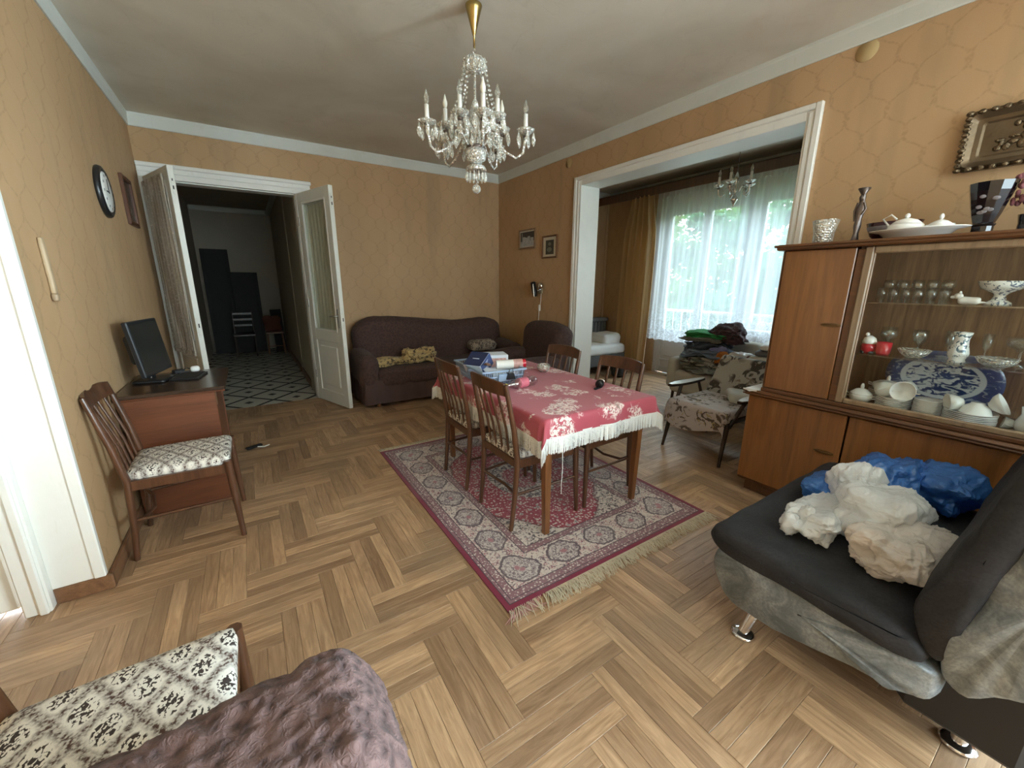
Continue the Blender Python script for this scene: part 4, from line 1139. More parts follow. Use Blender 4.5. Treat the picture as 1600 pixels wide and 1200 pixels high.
for (x, y) in ((-.97,-.34),(.97,-.34),(-.97,.28),(.97,.28)):
    MB().lathe([(.026,0),(.030,.01),(.022,.03),(.034,.07),(.036,.105)], 12, c=(x,y,0)).build('leg', WTABLE, sf)
# things lying on the sofa
def cloth_lump(name, label, cat, loc, h, mat, seed, rz=0, group=None, amp=.30, f=3.2, droop=0.0):
    o = thing(name, label, cat, loc, rz, group)
    def fn(p, n):
        q = Vector((p.x/h[0], p.y/h[1], p.z/h[2]))
        d = amp*(nz(q, f*.5, seed)+.7*(.5-abs(nz(q, f*1.1, seed+5)))+.4*(.5-abs(nz(q, f*2.4, seed+7)))-.3)
        q2 = p + Vector((n.x*h[0]*.8, n.y*h[1]*.8, n.z*h[2]))*d
        if not droop: q2.z = max(q2.z, -h[2])
        q2.z -= droop*(q.x*q.x+q.y*q.y)*.5 + droop*.35*nz(q, 1.1, seed+11)
        return q2
    MB().soft((0,0,0), h, min(h)*.98, 26, fn).build('fabric', mat, o)
    return o
cloth_lump('folded_cloth', 'flat yellow patterned cloth on the left of the sofa seat', 'cloth', (1.42, 5.08, .525), (.20,.13,.045), YELLOWP, 1, .1, None, .6, 2.6)
cloth_lump('crumpled_cloth', 'bunched yellow patterned cloth on the sofa seat beside the flat one', 'cloth', (1.82, 5.08, .565), (.21,.13,.085), YELLOWP, 2, .15, None, .75, 3.4)
cloth_lump('cushion', 'speckled dark brown cushion at the right end of the sofa', 'cushion', (2.80, 5.12, .625), (.20,.13,.075), SPECK, 4, -.1, None, .10)
cloth_lump('folded_cloth', 'flat rust brown cloth under the speckled cushion', 'cloth', (2.80, 5.02, .51), (.21,.10,.03), FAB('rust_cloth', (.14,.045,.025)), 6)
# armchair of the same suite beside the opening
def suite_armchair(label, loc, rz, mat, skirtm, wob):
    a = thing('armchair', label, 'armchair', loc, rz)
    MB().soft((0, .28, .60), (.44, .14, .42), .13, 16, lambda p, n: p+n*(.012*nz(p,4,wob))+Vector((0, .10*max(0,p.z-.4), -.16*max(0,p.z-.6)*(abs(p.x)/.44)**2.2))).build('backrest', mat, a)
    MB().soft((0, -.10, .35), (.30, .33, .12), .08, 12, lump(.010, 4, wob)).build('seat', mat, a)
    for s in (-1, 1):
        MB().soft((s*.36, -.08, .43), (.115, .36, .20), .10, 12, lambda p, n: p+n*(.012*nz(p,5,wob))+Vector((0,0,-.10*max(0,-.05-p.y)))).build('arm', mat, a)
    m = MB(); pleats(m, [(-.45,.40),(-.45,-.43),(.45,-.43),(.45,.40)], .055, .30, 6.5, .010, .012); m.build('skirt', skirtm, a)
    MB().box((-.42,-.40,.10), (.42,.38,.30), .02).build('base_frame', skirtm, a)
    for (x, y) in ((-.36,-.34),(.36,-.34),(-.36,.32),(.36,.32)):
        MB().lathe([(.026,0),(.030,.01),(.022,.03),(.034,.07),(.036,.105)], 12, c=(x,y,0)).build('leg', WTABLE, a)
    return a
suite_armchair('brown slipcovered armchair beside the white casing of the veranda opening', (2.98, 4.27, 0), R(-97), BROWNC, SKIRT, 2).scale = (1.12, 1, 1.0)
# foreground armchair: its back nearest the floral chair, seat toward the camera
fa = thing('armchair', 'maroon crinkle-covered armchair cut off at the bottom edge of the photo', 'armchair', (-.335, .355, 0))
def crink(p, k=1.0):
    a = abs(nz(p, 24, 1)); b = abs(nz(p, 48, 5))
    return .015*k*(.45-a)**1 + .006*k*(.5-b)
def fback(p, n):
    q = p + n*(.008*nz(p, 5)+crink(p))
    t = q.x/.46
    q.z += -.030*max(0, -t) + .02*max(0, t) - .06*max(0, t-.86)/.14
    q.x += .12*max(0, .72-q.z)*max(0, t)
    return q
MB().soft((0, .27, .475), (.462, .135, .30), .06, 84, fback).build('backrest', MAROON, fa)
MB().soft((0, -.10, .33), (.32, .30, .11), .07, 12, lump(.008, 6)).build('seat', MAROON, fa)
for s in (-1, 1):
    MB().soft((s*.395, -.08, .375), (.11, .31, .235), .085, 40, lambda p, n: p+n*(.008*nz(p,6,3)+crink(p))).build('arm', MAROON, fa)
MB().box((-.43,-.36,.08), (.43,.36,.28), .03).build('base_frame', MAROON, fa)
for (x, y) in ((-.36,-.30),(.36,-.30),(-.36,.30),(.36,.30)):
    MB().lathe([(.026,0),(.030,.01),(.022,.03),(.034,.07),(.036,.105)], 12, c=(x,y,0)).build('leg', WTABLE, fa)

# ------------------------------------------------------------------ click-clack futon with silver sides
FX0, FX1 = 1.60, 2.83
fu = thing('futon', 'black and silver futon sofa in front of the display cabinet', 'sofa', (2.2, .35, 0))
def toL(prof): return [(y-.35, z) for (y, z) in prof]
def smooth_closed(pts, k=2):
    for _ in range(k):
        out = []
        for i in range(len(pts)):
            a, b = pts[i], pts[(i+1) % len(pts)]
            out.append((a[0]*.75+b[0]*.25, a[1]*.75+b[1]*.25)); out.append((a[0]*.25+b[0]*.75, a[1]*.25+b[1]*.75))
        pts = out
    return pts
def crease(amp):
    def fn(p):
        e = max(0, 1-abs(p.x-(FX0-2.2))/.25)
        d = amp*(nz(p, 7)+.7*abs(nz(p, 15, 3)))
        w_ = (math.sin(p.y*34+p.z*16)*.020+math.sin(p.y*61-p.z*22)*.010)*max(0, 1-abs(p.y+.24)/.30)*e
        return p + Vector((d*.6+w_, d*.4, d))
    return fn
shell = toL([(.795,.385),(.815,.32),(.795,.235),(.73,.155),(.60,.140),(.44,.160),(.18,.225),(.09,.245),(.085,.32),(.10,.375),(.30,.385),(.55,.39)])
MB().loft(smooth_closed(shell), FX0-2.2, FX1-2.2, .035, 26, crease(.008)).build('seat_base', SILVERL, fu)
cush = toL([(.82,.40),(.84,.445),(.81,.49),(.70,.497),(.45,.485),(.25,.468),(.15,.445),(.12,.41),(.13,.365),(.30,.36),(.55,.365),(.77,.38)])
MB().loft(smooth_closed(cush), FX0-2.228, FX1-2.2, .06, 30, lambda p: p+Vector((0,0,.010*nz(p,6,4)-.018*math.exp(-((p.y-.10)/.03)**2)*0 - (.012 if abs((p.x+.0)%.42-.21)<.015 and p.z>.44 else 0)))).build('seat_cushion', BLACKF, fu)
bsh = toL([(.10,.34),(.115,.50),(.085,.72),(.045,.90),(.02,1.06),(-.06,1.10),(-.16,1.05),(-.20,.85),(-.19,.62),(-.12,.46),(-.04,.41),(.05,.30)])
MB().loft(smooth_closed(bsh), FX0-2.2, FX1-2.2, .035, 26, crease(.008)).build('backrest_shell', SILVERL, fu)
bcu = toL([(.09,.39),(.15,.41),(.19,.52),(.182,.62),(.148,.75),(.112,.87),(.078,1.02),(.05,1.11),(.0,1.13),(-.012,1.05),(.018,.88),(.052,.72),(.085,.55)])
MB().loft(smooth_closed(bcu), FX0-2.215, FX1-2.2, .05, 26, lambda p: p+Vector((0,.010*nz(p,5,7)+.006*nz(p,14,2),.004*nz(p,9)))).build('backrest_cushion', BLACKF, fu)
MB().box((FX0-2.2+.10,-.46,.10), (FX1-2.2-.1,-.16,.44), .03).box((FX0-2.2+.12,-.17,.15), (FX1-2.2-.1,.25,.26), .03).build('under_frame', BLACKM, fu)
for (x, y, dx, dy) in ((1.653,.657,.07,-.03),(2.72,.657,-.05,-.03),(1.82,.03,.02,-.01),(2.62,.03,-.02,-.01)):
    l = MB().lathe([(.0,0),(.045,0),(.048,.006),(.040,.013),(.022,.018)], 20, c=(x-2.2,y-.35,0))
    l.tube([(x-2.2,y-.35,.014),(x-2.2+dx*.4,y-.35+dy*.4,.08),(x-2.2+dx,y-.35+dy,.30 if y < .1 else .19)], [.021,.024,.03], 16)
    l.build('leg', CHROME, fu)
def bag(label, loc, h, mat, seed, knot=None, group=None):
    o = thing('plastic_bag', label, 'bag', loc, 0, group)
    def fn(p, n):
        q = Vector((p.x/h[0], p.y/h[1], p.z/h[2]))
        r1 = 1-2.2*abs(nz(q, 1.5, seed+2)); r2 = 1-2.2*abs(nz(q, 3.6, seed+9)); r3 = 1-2.2*abs(nz(q, 9.0, seed+4))
        an = math.atan2(q.y+.2, q.x-.1); rad = min(1, math.hypot(q.x, q.y)*1.6)
        pl = 1-2.2*abs(mnoise.noise(Vector((math.cos(an)*4.5, math.sin(an)*4.5, q.z*.8+seed))))
        d = .40*nz(q, 1.1, seed) + .06*r1 + .05*r2 + .018*r3 + .09*pl*rad - .16
        up = max(0, q.z)
        r = p + Vector((q.x*h[0]*(1-.25*up), q.y*h[1]*(1-.25*up), q.z*h[2]))*d
        r.z = max(r.z, -h[2]*.96)
        return r
    m = MB().soft((0,0,0), h, min(h)*.92, 40, fn); m.build('bag_film', mat, o)
    if knot:
        k = MB()
        for (dx, dy, dz, s_) in knot:
            k.ell((dx,dy,dz), (s_,s_*.7,s_*1.2), 18, 12, lambda p, d: p+d*s_*(.45*(1-2*abs(nz(d*2.6+Vector((seed,dx*9,0)))))))
        k.build('tied_handles', mat, o)
    return o
bag('higher shiny blue plastic bag at the back of the futon heap', (2.55, .50, .585), (.19,.12,.10), BAGB, 1.3)
bag('flatter dark blue plastic bag on the futon beside the backrest', (2.63, .33, .58), (.17,.12,.085), BAGB, 5.1)
bag('small blue plastic bag on the futon poking out left of the white bags', (2.20, .635, .555), (.12,.08,.065), BAGB, 9.7)
bag('tall thin white plastic bag standing behind the other white bags on the futon', (2.20, .53, .60), (.11,.09,.125), BAGW, 2.2, [(.0,-.05,.06,.05),(.03,-.07,-.02,.03)])
bag('white tied plastic bag at the front edge of the futon heap', (1.93, .55, .545), (.17,.095,.055), BAGW, 7.4, [(-.17,.05,.0,.032),(-.10,.02,.03,.03)])
bag('full white translucent bag in the middle of the futon heap', (2.05, .40, .60), (.18,.14,.105), BAGW, 12.1)
bag('cream white bag lowest in the crease beside the futon backrest', (1.90, .295, .565), (.17,.12,.085), BAGP, 15.6)

# ------------------------------------------------------------------ display cabinet on the right wall
CF, CB, CY1, CY0 = 2.955, 3.455, 1.405, -.62      # front, back, left end, right end (y)
cb = thing('display_cabinet', 'long veneered display cabinet with glass doors on the right wall', 'cabinet', (3.2, .40, 0))
L0 = Matrix.Translation((-3.2, -.40, 0))
def cbx(lo, hi, b=.003): return (lo, hi, b, L0)
MB().box(*cbx((2.995,CY0+.03,0),(3.44,1.36,.085))).build('plinth', WDARK, cb)
m = MB().box(*cbx((2.97,CY0,.08),(CB,CY1,.10))).box(*cbx((2.97,CY1-.022,.10),(CB,CY1,.735))).box(*cbx((2.97,CY0,.10),(CB,CY0+.022,.735))).box(*cbx((3.40,CY0+.022,.10),(CB,CY1-.022,.735))).box(*cbx((2.99,.80,.10),(3.40,.822,.735)))
m.build('lower_carcass', WCABD, cb)
MB().box(*cbx((2.93,CY0-.01,.735),(CB,CY1+.025,.775),.010)).box(*cbx((2.922,CY0-.01,.742),(2.935,CY1+.03,.752),.004)).box(*cbx((2.922,CY0-.01,.758),(2.935,CY1+.03,.768),.004)).build('worktop', WCABD, cb)
def door(name, y0, y1, z0, z1, x, hy, hz, mat=WCAB):
    d = MB().box((x-.020-3.2, y0-.4, z0), (x-3.2, y1-.4, z1), .004).build(name, mat, cb)
    if hy is not None:
        e = MB().prism([(hy-.4-.055,hz-.006),(hy-.4-.02,hz-.013),(hy-.4+.03,hz-.011),(hy-.4+.055,hz),(hy-.4+.03,hz+.011),(hy-.4-.02,hz+.013),(hy-.4-.055,hz+.006)], x-.0225-3.2, x-.0195-3.2, 0)
        e.tube([(x-.024-3.2, hy-.4-.045, hz), (x-.034-3.2, hy-.4, hz+.004), (x-.024-3.2, hy-.4+.045, hz)], .004, 6)
        e.build('handle', HANDLE, d)
    return d
door('door', .822, CY1-.004, .104, .732, 2.972, .905, .47)
door('door', .12, .812, .104, .732, 2.972, .20, .47)
door('door', CY0+.004, .112, .104, .732, 2.972, None, 0)
UY1 = 1.335
m = MB().box(*cbx((2.985,UY1-.02,.775),(CB,UY1,1.715))).box(*cbx((2.985,CY0,.775),(CB,CY0+.02,1.715))).box(*cbx((2.985,.915,.775),(CB,.935,1.715)))
m.box(*cbx((2.975,.905,.80),(3.0,.945,1.70),.004)).box(*cbx((2.975,UY1-.012,.79),(2.99,UY1,1.71)))
m.box(*cbx((2.96,CY0,.775),(CB,UY1,.80),.004))
m.build('upper_carcass', WCABD, cb)
MB().box(*cbx((3.425,CY0+.02,.80),(3.44,UY1-.02,1.70),.001)).build('back_panel', WCABI, cb)
MB().box(*cbx((2.935,CY0-.01,1.712),(CB,UY1+.03,1.748),.008)).box(*cbx((2.925,CY0-.01,1.730),(CB,UY1+.042,1.745),.005)).build('cornice_top', WCABD, cb)
door('door', .948, UY1-.014, .803, 1.708, 2.99, 1.005, 1.262)
m = MB().box(*cbx((2.965,.868,.80),(2.995,.908,1.71),.006)).box(*cbx((2.965,CY0+.02,.80),(2.995,.868,.832),.006)).box(*cbx((2.965,CY0+.02,1.672),(2.995,.868,1.71),.006)).box(*cbx((2.972,.860,.83),(2.99,.870,1.675),.003))
m.build('glass_frame', wood('pale_frame_wood', (.20,.13,.075), (.33,.23,.14), .4), cb)
for (y0, y1, x) in ((.12, .865, 2.978), (CY0+.03, .16, 2.988)):
    MB().box((x-3.2-.002, y0-.4, .83), (x-3.2+.002, y1-.4, 1.675)).build('sliding_glass', PANE, cb)
for z in (1.098, 1.398):
    MB().box((3.02-3.2, CY0+.02-.4, z), (3.42-3.2, .914-.4, z+.007)).build('glass_shelf', GLASS, cb)
    for y in (.905,):
        MB().tube([(3.05-3.2, .916-.4, z-.004), (3.05-3.2, .895-.4, z-.004)], .004, 6).build('shelf_pin', STEEL, cb)
MB().box((2.94-3.2,UY1+.004-.4,.7755),(3.44-3.2,CY1+.022-.4,.779),.001).grid(10,6,lambda u,v:(2.925-3.2+.004*math.sin(u*9), UY1+.006-.4+.095*u, .7795-.03*v*0-.018*v*(1-abs(u-.5))),None).build('white_doily', LINEN, cb)
Z0, Z1, Z2, ZT2 = .8005, 1.1055, 1.4055, 1.7485
def ware(name, label, cat, loc, group=None, rz=0): return thing(name, label, cat, loc, rz, group)
def lathe_ware(name, label, cat, loc, prof, mat, part='body', n=20, group=None, **kw):
    o = ware(name, label, cat, loc, group); MB().lathe(prof, n, **kw).build(part, mat, o); return o
# top shelf: two rows of small glasses
TUMB = [(.0,.004),(.017,.004),(.019,0),(.023,.062),(.0215,.062),(.018,.008),(.0,.008)]
ORD = ['first','second','third','fourth','fifth','sixth','seventh','eighth','ninth','tenth','eleventh']
g0 = lathe_ware('shot_glass', 'first small tumbler from the left in the front row, top cabinet shelf', 'glass', (3.12,.835,Z2), [(r*1.10,z*1.30) for r,z in TUMB], GLASS, 'glass_wall', 14, 'small tumblers on the top cabinet shelf')
def cpw(o, loc, label=None):
    c = copy_tree(o); c.location = loc
    if label: c['label'] = label
    return c
for k in range(1, 6): cpw(g0, (3.12-.004*(k%2), .835-.052*k, Z2), ORD[k]+' small tumbler from the left in the front row, top cabinet shelf')
STEM = [(.0,.0),(.022,.002),(.020,.005),(.004,.010),(.004,.045),(.020,.060),(.026,.085),(.024,.112),(.0225,.112),(.0245,.085),(.018,.063),(.0,.050)]
g1 = lathe_ware('sherry_glass', 'first stemmed glass from the left behind the small tumblers', 'glass', (3.26,.845,Z2), [(r*1.12,z*1.12) for r,z in STEM], GLASS, 'glass_wall', 14, 'stemmed glasses behind the tumblers')
for k in range(1, 5): cpw(g1, (3.26, .845-.062*k, Z2), ORD[k]+' stemmed glass from the left behind the small tumblers')
dg = ware('dog_figurine', 'white porcelain figurine lying on the top cabinet shelf', 'figurine', (3.10, .50, Z2))
MB().soft((0,-.02,.020),(.018,.042,.020),.017,8,lump(.004,20)).ell((0,.022,.042),(.014,.018,.016),10,8).ell((0,.040,.036),(.008,.012,.008),8,6).build('body', PORC, dg)
MB().ell((-.008,.018,.056),(.004,.005,.011),6,5).ell((.008,.018,.056),(.004,.005,.011),6,5).build('ears', PORC, dg)
MB().tube([(.012,-.055,.012),(.02,-.07,.012),(.01,-.08,.01)],[.007,.005,.002],6).build('tail', PORC, dg)
lathe_ware('footed_compote', 'blue and white footed compote on the top cabinet shelf', 'bowl', (3.15,.39,Z2), [(.0,.0),(.048,.0),(.046,.012),(.026,.026),(.020,.048),(.030,.060),(.072,.082),(.088,.118),(.084,.118),(.066,.088),(.0,.070)], BLUEW2, 'bowl_body', 26)
ow = ware('owl_figurine', 'small mottled figurine right of the blue and white compote', 'figurine', (3.10, .265, Z2))
MB().ell((0,0,.026),(.018,.020,.027),10,8).ell((0,0,.060),(.016,.017,.016),10,8).build('body', PORCF, ow)
MB().ell((-.006,.010,.078),(.004,.004,.008),6,5).ell((-.006,-.010,.078),(.004,.004,.008),6,5).build('ears', PORCF, ow)
lathe_ware('glass_salad_bowl', 'large clear bowl at the right of the top cabinet shelf', 'bowl', (3.22,.14,Z2), [(.0,.004),(.05,.0),(.095,.03),(.118,.09),(.122,.125),(.118,.125),(.112,.09),(.09,.035),(.0,.012)], GLASS, 'glass_wall', 26)
lathe_ware('glass_ice_bucket', 'shiny clear bucket bowl in front of the large clear bowl', 'bowl', (3.08,.155,Z2), [(.0,.003),(.05,.0),(.062,.03),(.066,.098),(.062,.098),(.056,.03),(.0,.010)], CRYST, 'glass_wall', 22)
# middle shelf
rf = ware('red_pot', 'red lidded pot with a round white knob on the middle cabinet shelf', 'pot', (3.09,.835,Z1))
MB().lathe([(.0,0),(.020,0),(.028,.012),(.030,.032),(.024,.046),(.0,.048)],16).build('body', RED, rf)
MB().lathe([(.026,.045),(.028,.054),(.022,.072),(.008,.082),(.0,.083)],14).build('lid', PORC, rf)
MB().ell((.0,.012,.088),(.009,.009,.009),8,6).build('knob', PORC, rf)
for a in (-.016,.016): MB().ell((-.012,a,.006),(.016,.010,.008),8,6).build('foot', BLACKP, rf)
rf.scale = (1.25,)*3
rc = ware('red_mug', 'red mug beside the white-topped red pot', 'mug', (3.09,.765,Z1))
MB().lathe([(.0,0),(.026,0),(.029,.01),(.032,.062),(.029,.062),(.026,.012),(.0,.008)],18).build('cup_body', RED, rc)
MB().tube([(0,.028,.05),(0,.048,.048),(0,.052,.03),(0,.030,.016)], .004, 6).build('handle', RED, rc)
rc.scale = (1.15,)*3
lathe_ware('brandy_glass', 'round balloon glass behind the red mug', 'glass', (3.27,.80,Z1), [(.0,0),(.030,.002),(.005,.01),(.004,.05),(.026,.065),(.043,.10),(.036,.148),(.034,.148),(.041,.10),(.022,.068),(.0,.055)], GLASS, 'glass_wall', 18)
lathe_ware('cut_glass_bowl', 'shallow cut glass bowl left of the blue-patterned vase', 'bowl', (3.10,.635,Z1), [(.0,.003),(.030,.0),(.058,.022),(.072,.046),(.068,.048),(.052,.024),(.0,.008)], CRYST, 'glass_wall', 24)
lathe_ware('wine_goblet', 'clear goblet behind the shallow cut glass bowl', 'glass', (3.25,.655,Z1), [(.0,0),(.032,.002),(.005,.01),(.0045,.055),(.026,.075),(.036,.115),(.034,.145),(.032,.145),(.034,.115),(.022,.078),(.0,.062)], GLASS, 'glass_wall', 18)
lathe_ware('tall_vase', 'white vase with blue leaf pattern on the middle cabinet shelf', 'vase', (3.10,.468,Z1), [(.0,0),(.032,0),(.034,.012),(.030,.02),(.040,.04),(.040,.055),(.030,.10),(.028,.125),(.036,.160),(.033,.160),(.025,.125),(.0,.05)], BLUEW, 'body', 22)
lathe_ware('champagne_glass', 'narrow stemmed glass left behind the blue-patterned vase', 'glass', (3.26,.535,Z1), [(.0,0),(.028,.002),(.004,.01),(.004,.06),(.018,.08),(.024,.15),(.0225,.15),(.016,.084),(.0,.068)], GLASS, 'glass_wall', 14)
lathe_ware('champagne_glass', 'narrow stemmed glass right of the blue-patterned vase', 'glass', (3.24,.395,Z1), [(.0,0),(.028,.002),(.004,.01),(.004,.06),(.018,.08),(.024,.15),(.0225,.15),(.016,.084),(.0,.068)], GLASS, 'glass_wall', 14)
lathe_ware('cut_glass_bowl', 'shallow cut glass bowl right of the blue-patterned vase', 'bowl', (3.08,.33,Z1), [(.0,.003),(.030,.0),(.062,.022),(.076,.046),(.072,.048),(.055,.024),(.0,.008)], CRYST, 'glass_wall', 24)
lathe_ware('glass_compote', 'tall stemmed glass compote behind the right cut glass bowl', 'bowl', (3.21,.275,Z1), [(.0,0),(.040,.002),(.007,.012),(.006,.07),(.03,.085),(.058,.105),(.066,.145),(.063,.145),(.054,.108),(.026,.090),(.0,.078)], GLASS, 'glass_wall', 22)
lathe_ware('small_brass_dish', 'small yellow dish at the right front of the middle cabinet shelf', 'dish', (3.06,.205,Z1), [(.0,.0),(.018,0),(.030,.012),(.028,.016),(.016,.006),(.0,.006)], GOLDY, 'body', 18)
lathe_ware('cut_glass_vase', 'clear cut glass at the right end of the middle cabinet shelf', 'glass', (3.18,.16,Z1), [(.0,.003),(.026,0),(.03,.05),(.045,.13),(.042,.13),(.026,.05),(.0,.012)], CRYST, 'glass_wall', 16)
# bottom of the cabinet: dinner service
def lidpot(label, loc, r, h, mat=PORC):
    o = ware('lidded_dish', label, 'dish', loc)
    MB().lathe([(.0,0),(r*.5,0),(r*.9,h*.25),(r,h*.5),(r*.97,h*.58)],24).build('body', mat, o)
    MB().lathe([(r*.99,h*.57),(r*.90,h*.66),(r*.5,h*.86),(.006,h*.93),(.0,h*.93)],24).build('lid', mat, o)
    MB().ell((0,0,h*1.02),(.010,.010,.022),8,7).build('knob', mat, o)
    for s in (-1,1): MB().tube([(0,s*r*.95,h*.5),(0,s*(r+.016),h*.56),(0,s*(r+.014),h*.40),(0,s*r*.92,h*.34)], .004, 6).build('handle', mat, o)
    return o
lidpot('round white sugar bowl with lid at the front left of the cabinet bottom', (3.07,.815,Z0), .058, .100, PORCF)
def plate_prof(r): return [(.0,.002),(r*.55,.0),(r*.62,.004),(r,.016),(r,.019),(r*.6,.008),(.0,.006)]
def stack(label, grp, x, y, n, r, dz=.0095, mat=PORC):
    o0 = None
    for k in range(n):
        if o0 is None: o0 = lathe_ware('plate', ORD[0]+label, 'plate', (x,y,Z0), plate_prof(r), mat, 'dish', 26, grp); o = o0
        else: o = cpw(o0, (x+.001*math.sin(k*2.1), y+.0015*math.cos(k*1.7), Z0+dz*k), ORD[k]+label)
    return Z0+dz*(n-1)+.019
zt0 = stack(' white plate from the bottom of the pile under the tureen', 'plates under the tureen', 3.24, .745, 7, .085)
lidpot('white tureen with lid on the back left pile of plates', (3.24,.745,zt0-.010), .075, .075)
zt1 = stack(' white saucer from the bottom of the pile under the lying cups', 'saucers under the two cups', 3.08, .668, 7, .078)
def cup(label, loc, rx, rz, r=.036, h=.052, mat=PORCF):
    o = ware('teacup', label, 'cup', loc)
    X = Matrix.Translation((0,0,.030)) @ Matrix.Rotation(rz, 4, 'Z') @ Matrix.Rotation(rx, 4, 'Y') @ Matrix.Translation((0,0,-h*.5))
    MB().lathe([(.0,.003),(r*.5,0),(r*.55,.004),(r*.85,h*.4),(r,h),(r*.95,h),(r*.8,h*.42),(.0,.008)],20,X).build('cup_body', mat, o)
    MB().tube([X@Vector((0,r*.9,h*.75)),X@Vector((0,r+.014,h*.72)),X@Vector((0,r+.012,h*.38)),X@Vector((0,r*.72,h*.28))], .003, 6).build('handle', mat, o)
    return o
cup('porcelain cup lying on its side, left of the pair on the saucers', (3.085,.705,zt1+.006), R(115), R(70), .052, .070)
cup('porcelain cup lying bottom-forward, right of the pair on the saucers', (3.06,.632,zt1+.006), R(75), R(190), .056, .070, PORC)
cup('porcelain cup behind the pair lying on the saucers', (3.17,.648,zt1+.004), R(-65), R(150), .046, .06)
zt2 = stack(' small plate from the bottom of the tall tight middle pile', 'plates in the middle pile', 3.07, .525, 11, .058, .0075)
zt3 = stack(' wide plate from the bottom of the pile under the bowls', 'plates under the bowls', 3.07, .365, 7, .098, .009)
cup('small cup lying with its mouth to the left on the wide plate pile', (3.05,.425,zt3+.002), R(-95), R(-60), .044, .06)
bo = ware('rice_bowl', 'upturned white bowl on the wide plate pile', 'bowl', (3.05,.345,zt3-.004))
MB().lathe([(.060,0),(.058,.004),(.048,.032),(.026,.048),(.024,.055),(.0,.053)],24).build('bowl_body', PORCF, bo)
bo = ware('rice_bowl', 'white bowl leaning on its side right of the upturned bowl', 'bowl', (3.07,.285,zt3-.004))
MB().lathe([(.0,.0),(.022,0),(.024,.006),(.046,.026),(.056,.05),(.053,.05),(.043,.028),(.0,.010)],24,Matrix.Translation((0,0,.052)) @ Matrix.Rotation(R(60),4,'X') @ Matrix.Translation((0,0,-.024))).build('bowl_body', PORC, bo)
cpsm = cup('small sprigged cup right of the wide plate pile', (3.10,.232,Z0+.004), R(80), R(100), .030, .045)
pt = ware('oval_platter', 'large oval blue and white platter leaning at the back of the cabinet', 'platter', (3.352,.545,Z0+.172), rz=0)
X = Matrix.Rotation(R(-14), 4, 'Y')
m = MB()
def pf(r): return (-.016*max(0,(r-.55)/.45) if r > .55 else 0)
vs=[]; fs=[]; n=40; rs=(0,.01,.3,.55,.72,.86,1.0)
for a_ in range(2):
    for r in rs[1:]:
        for k in range(n):
            t=2*PI*k/n; sq=(abs(math.cos(t))**3+abs(math.sin(t))**3)**(-1/6)
            vs.append(X@Vector((pf(r)+(.006 if a_ else 0), .245*r*sq*math.cos(t), .172*r*sq*math.sin(t))))
nr=len(rs)-1
for a_ in range(2):
    b=a_*nr*n
    for i in range(nr-1):
        for k in range(n): fs.append((b+i*n+k,b+i*n+(k+1)%n,b+(i+1)*n+(k+1)%n,b+(i+1)*n+k))
    fs.append(tuple(b+k for k in range(n)))
for k in range(n): fs.append(((nr-1)*n+k,(nr-1)*n+(k+1)%n,(2*nr-1)*n+(k+1)%n,(2*nr-1)*n+k))
m.add(vs,fs,smooth=True); m.build('dish', PLATTER, pt)
jg = ware('milk_jug', 'white jug at the right end of the cabinet bottom, half hidden by the futon', 'jug', (3.07,.165,Z0))
MB().lathe([(.0,0),(.036,0),(.050,.03),(.052,.06),(.038,.10),(.044,.135),(.041,.135),(.035,.10),(.0,.05)],20).build('body', PORCF, jg)
MB().tube([(0,-.04,.115),(0,-.08,.11),(0,-.082,.06),(0,-.05,.035)], .005, 6).build('handle', PORCF, jg)
# on top of the cabinet
v = lathe_ware('crystal_vase', 'small cut crystal vase with scalloped rim on the left of the cabinet top', 'vase', (3.20,1.215,ZT2), [(.0,.005),(.046,0),(.054,.025),(.056,.075),(.072,.155),(.067,.155),(.049,.075),(.046,.025),(.0,.015)], CRYST2, 'glass_wall', 20, wob=lambda a, t: 1+.06*math.sin(a*5)*(1 if .3<t<.7 else .3))
v = ware('figure_vase', 'tall dark metal vase shaped like a twisted figure on the cabinet top', 'vase', (3.20,1.045,ZT2))
MB().lathe([(r*.84,z*1.17) for r,z in [(.0,0),(.046,0),(.046,.008),(.024,.022),(.015,.05),(.020,.09),(.015,.12),(.021,.15),(.024,.175),(.014,.20),(.019,.225),(.015,.24),(.046,.268),(.042,.268),(.012,.24),(.0,.22)]],18,wob=lambda a,t: 1+.22*math.sin(a*2+t*9)).build('body', BRONZE, v)
MB().tube([(-.008,.014,.235),(.0,.029,.19),(.0,.020,.13)],[.007,.006,.005],8).tube([(-.008,-.014,.235),(-.008,-.028,.195),(-.012,-.014,.165)],[.007,.006,.005],8).ell((-.004,.0,.262),(.017,.016,.022),10,8).build('figure_arms', BRONZE, v)
b = ware('ruby_dish', 'dark ruby glass boat dish behind the white platter on the cabinet top', 'dish', (3.28,.895,ZT2))
MB().lathe([(.0,.003),(.06,0),(.10,.03),(.125,.085),(.120,.085),(.094,.034),(.0,.010)],28,sx=.62,sy=1.05).build('glass_wall', REDG, b)
MB().lathe([(.112,.052),(.113,.056),(.118,.066),(.117,.07)],28,sx=.625,sy=1.055).build('etched_band', ETCH, b)
b.scale = (1.0,1.0,1.35)
p = ware('serving_platter', 'large oval white serving dish on the cabinet top', 'platter', (3.14,.755,ZT2))
MB().lathe([(.0,.002),(.10,0),(.125,.012),(.150,.036),(.195,.046),(.197,.051),(.148,.042),(.12,.016),(.0,.006)],36,sx=.68,sy=1.05).build('dish', PORC, p)
tp = ware('gravy_boat', 'white lidded sugar bowl with loop handle, left of the pair on the white serving dish', 'pot', (3.12,.80,ZT2+.008))
MB().lathe([(.0,0),(.03,0),(.052,.025),(.050,.046),(.044,.052)],20,sx=.8,sy=1.1).build('body', PORC, tp)
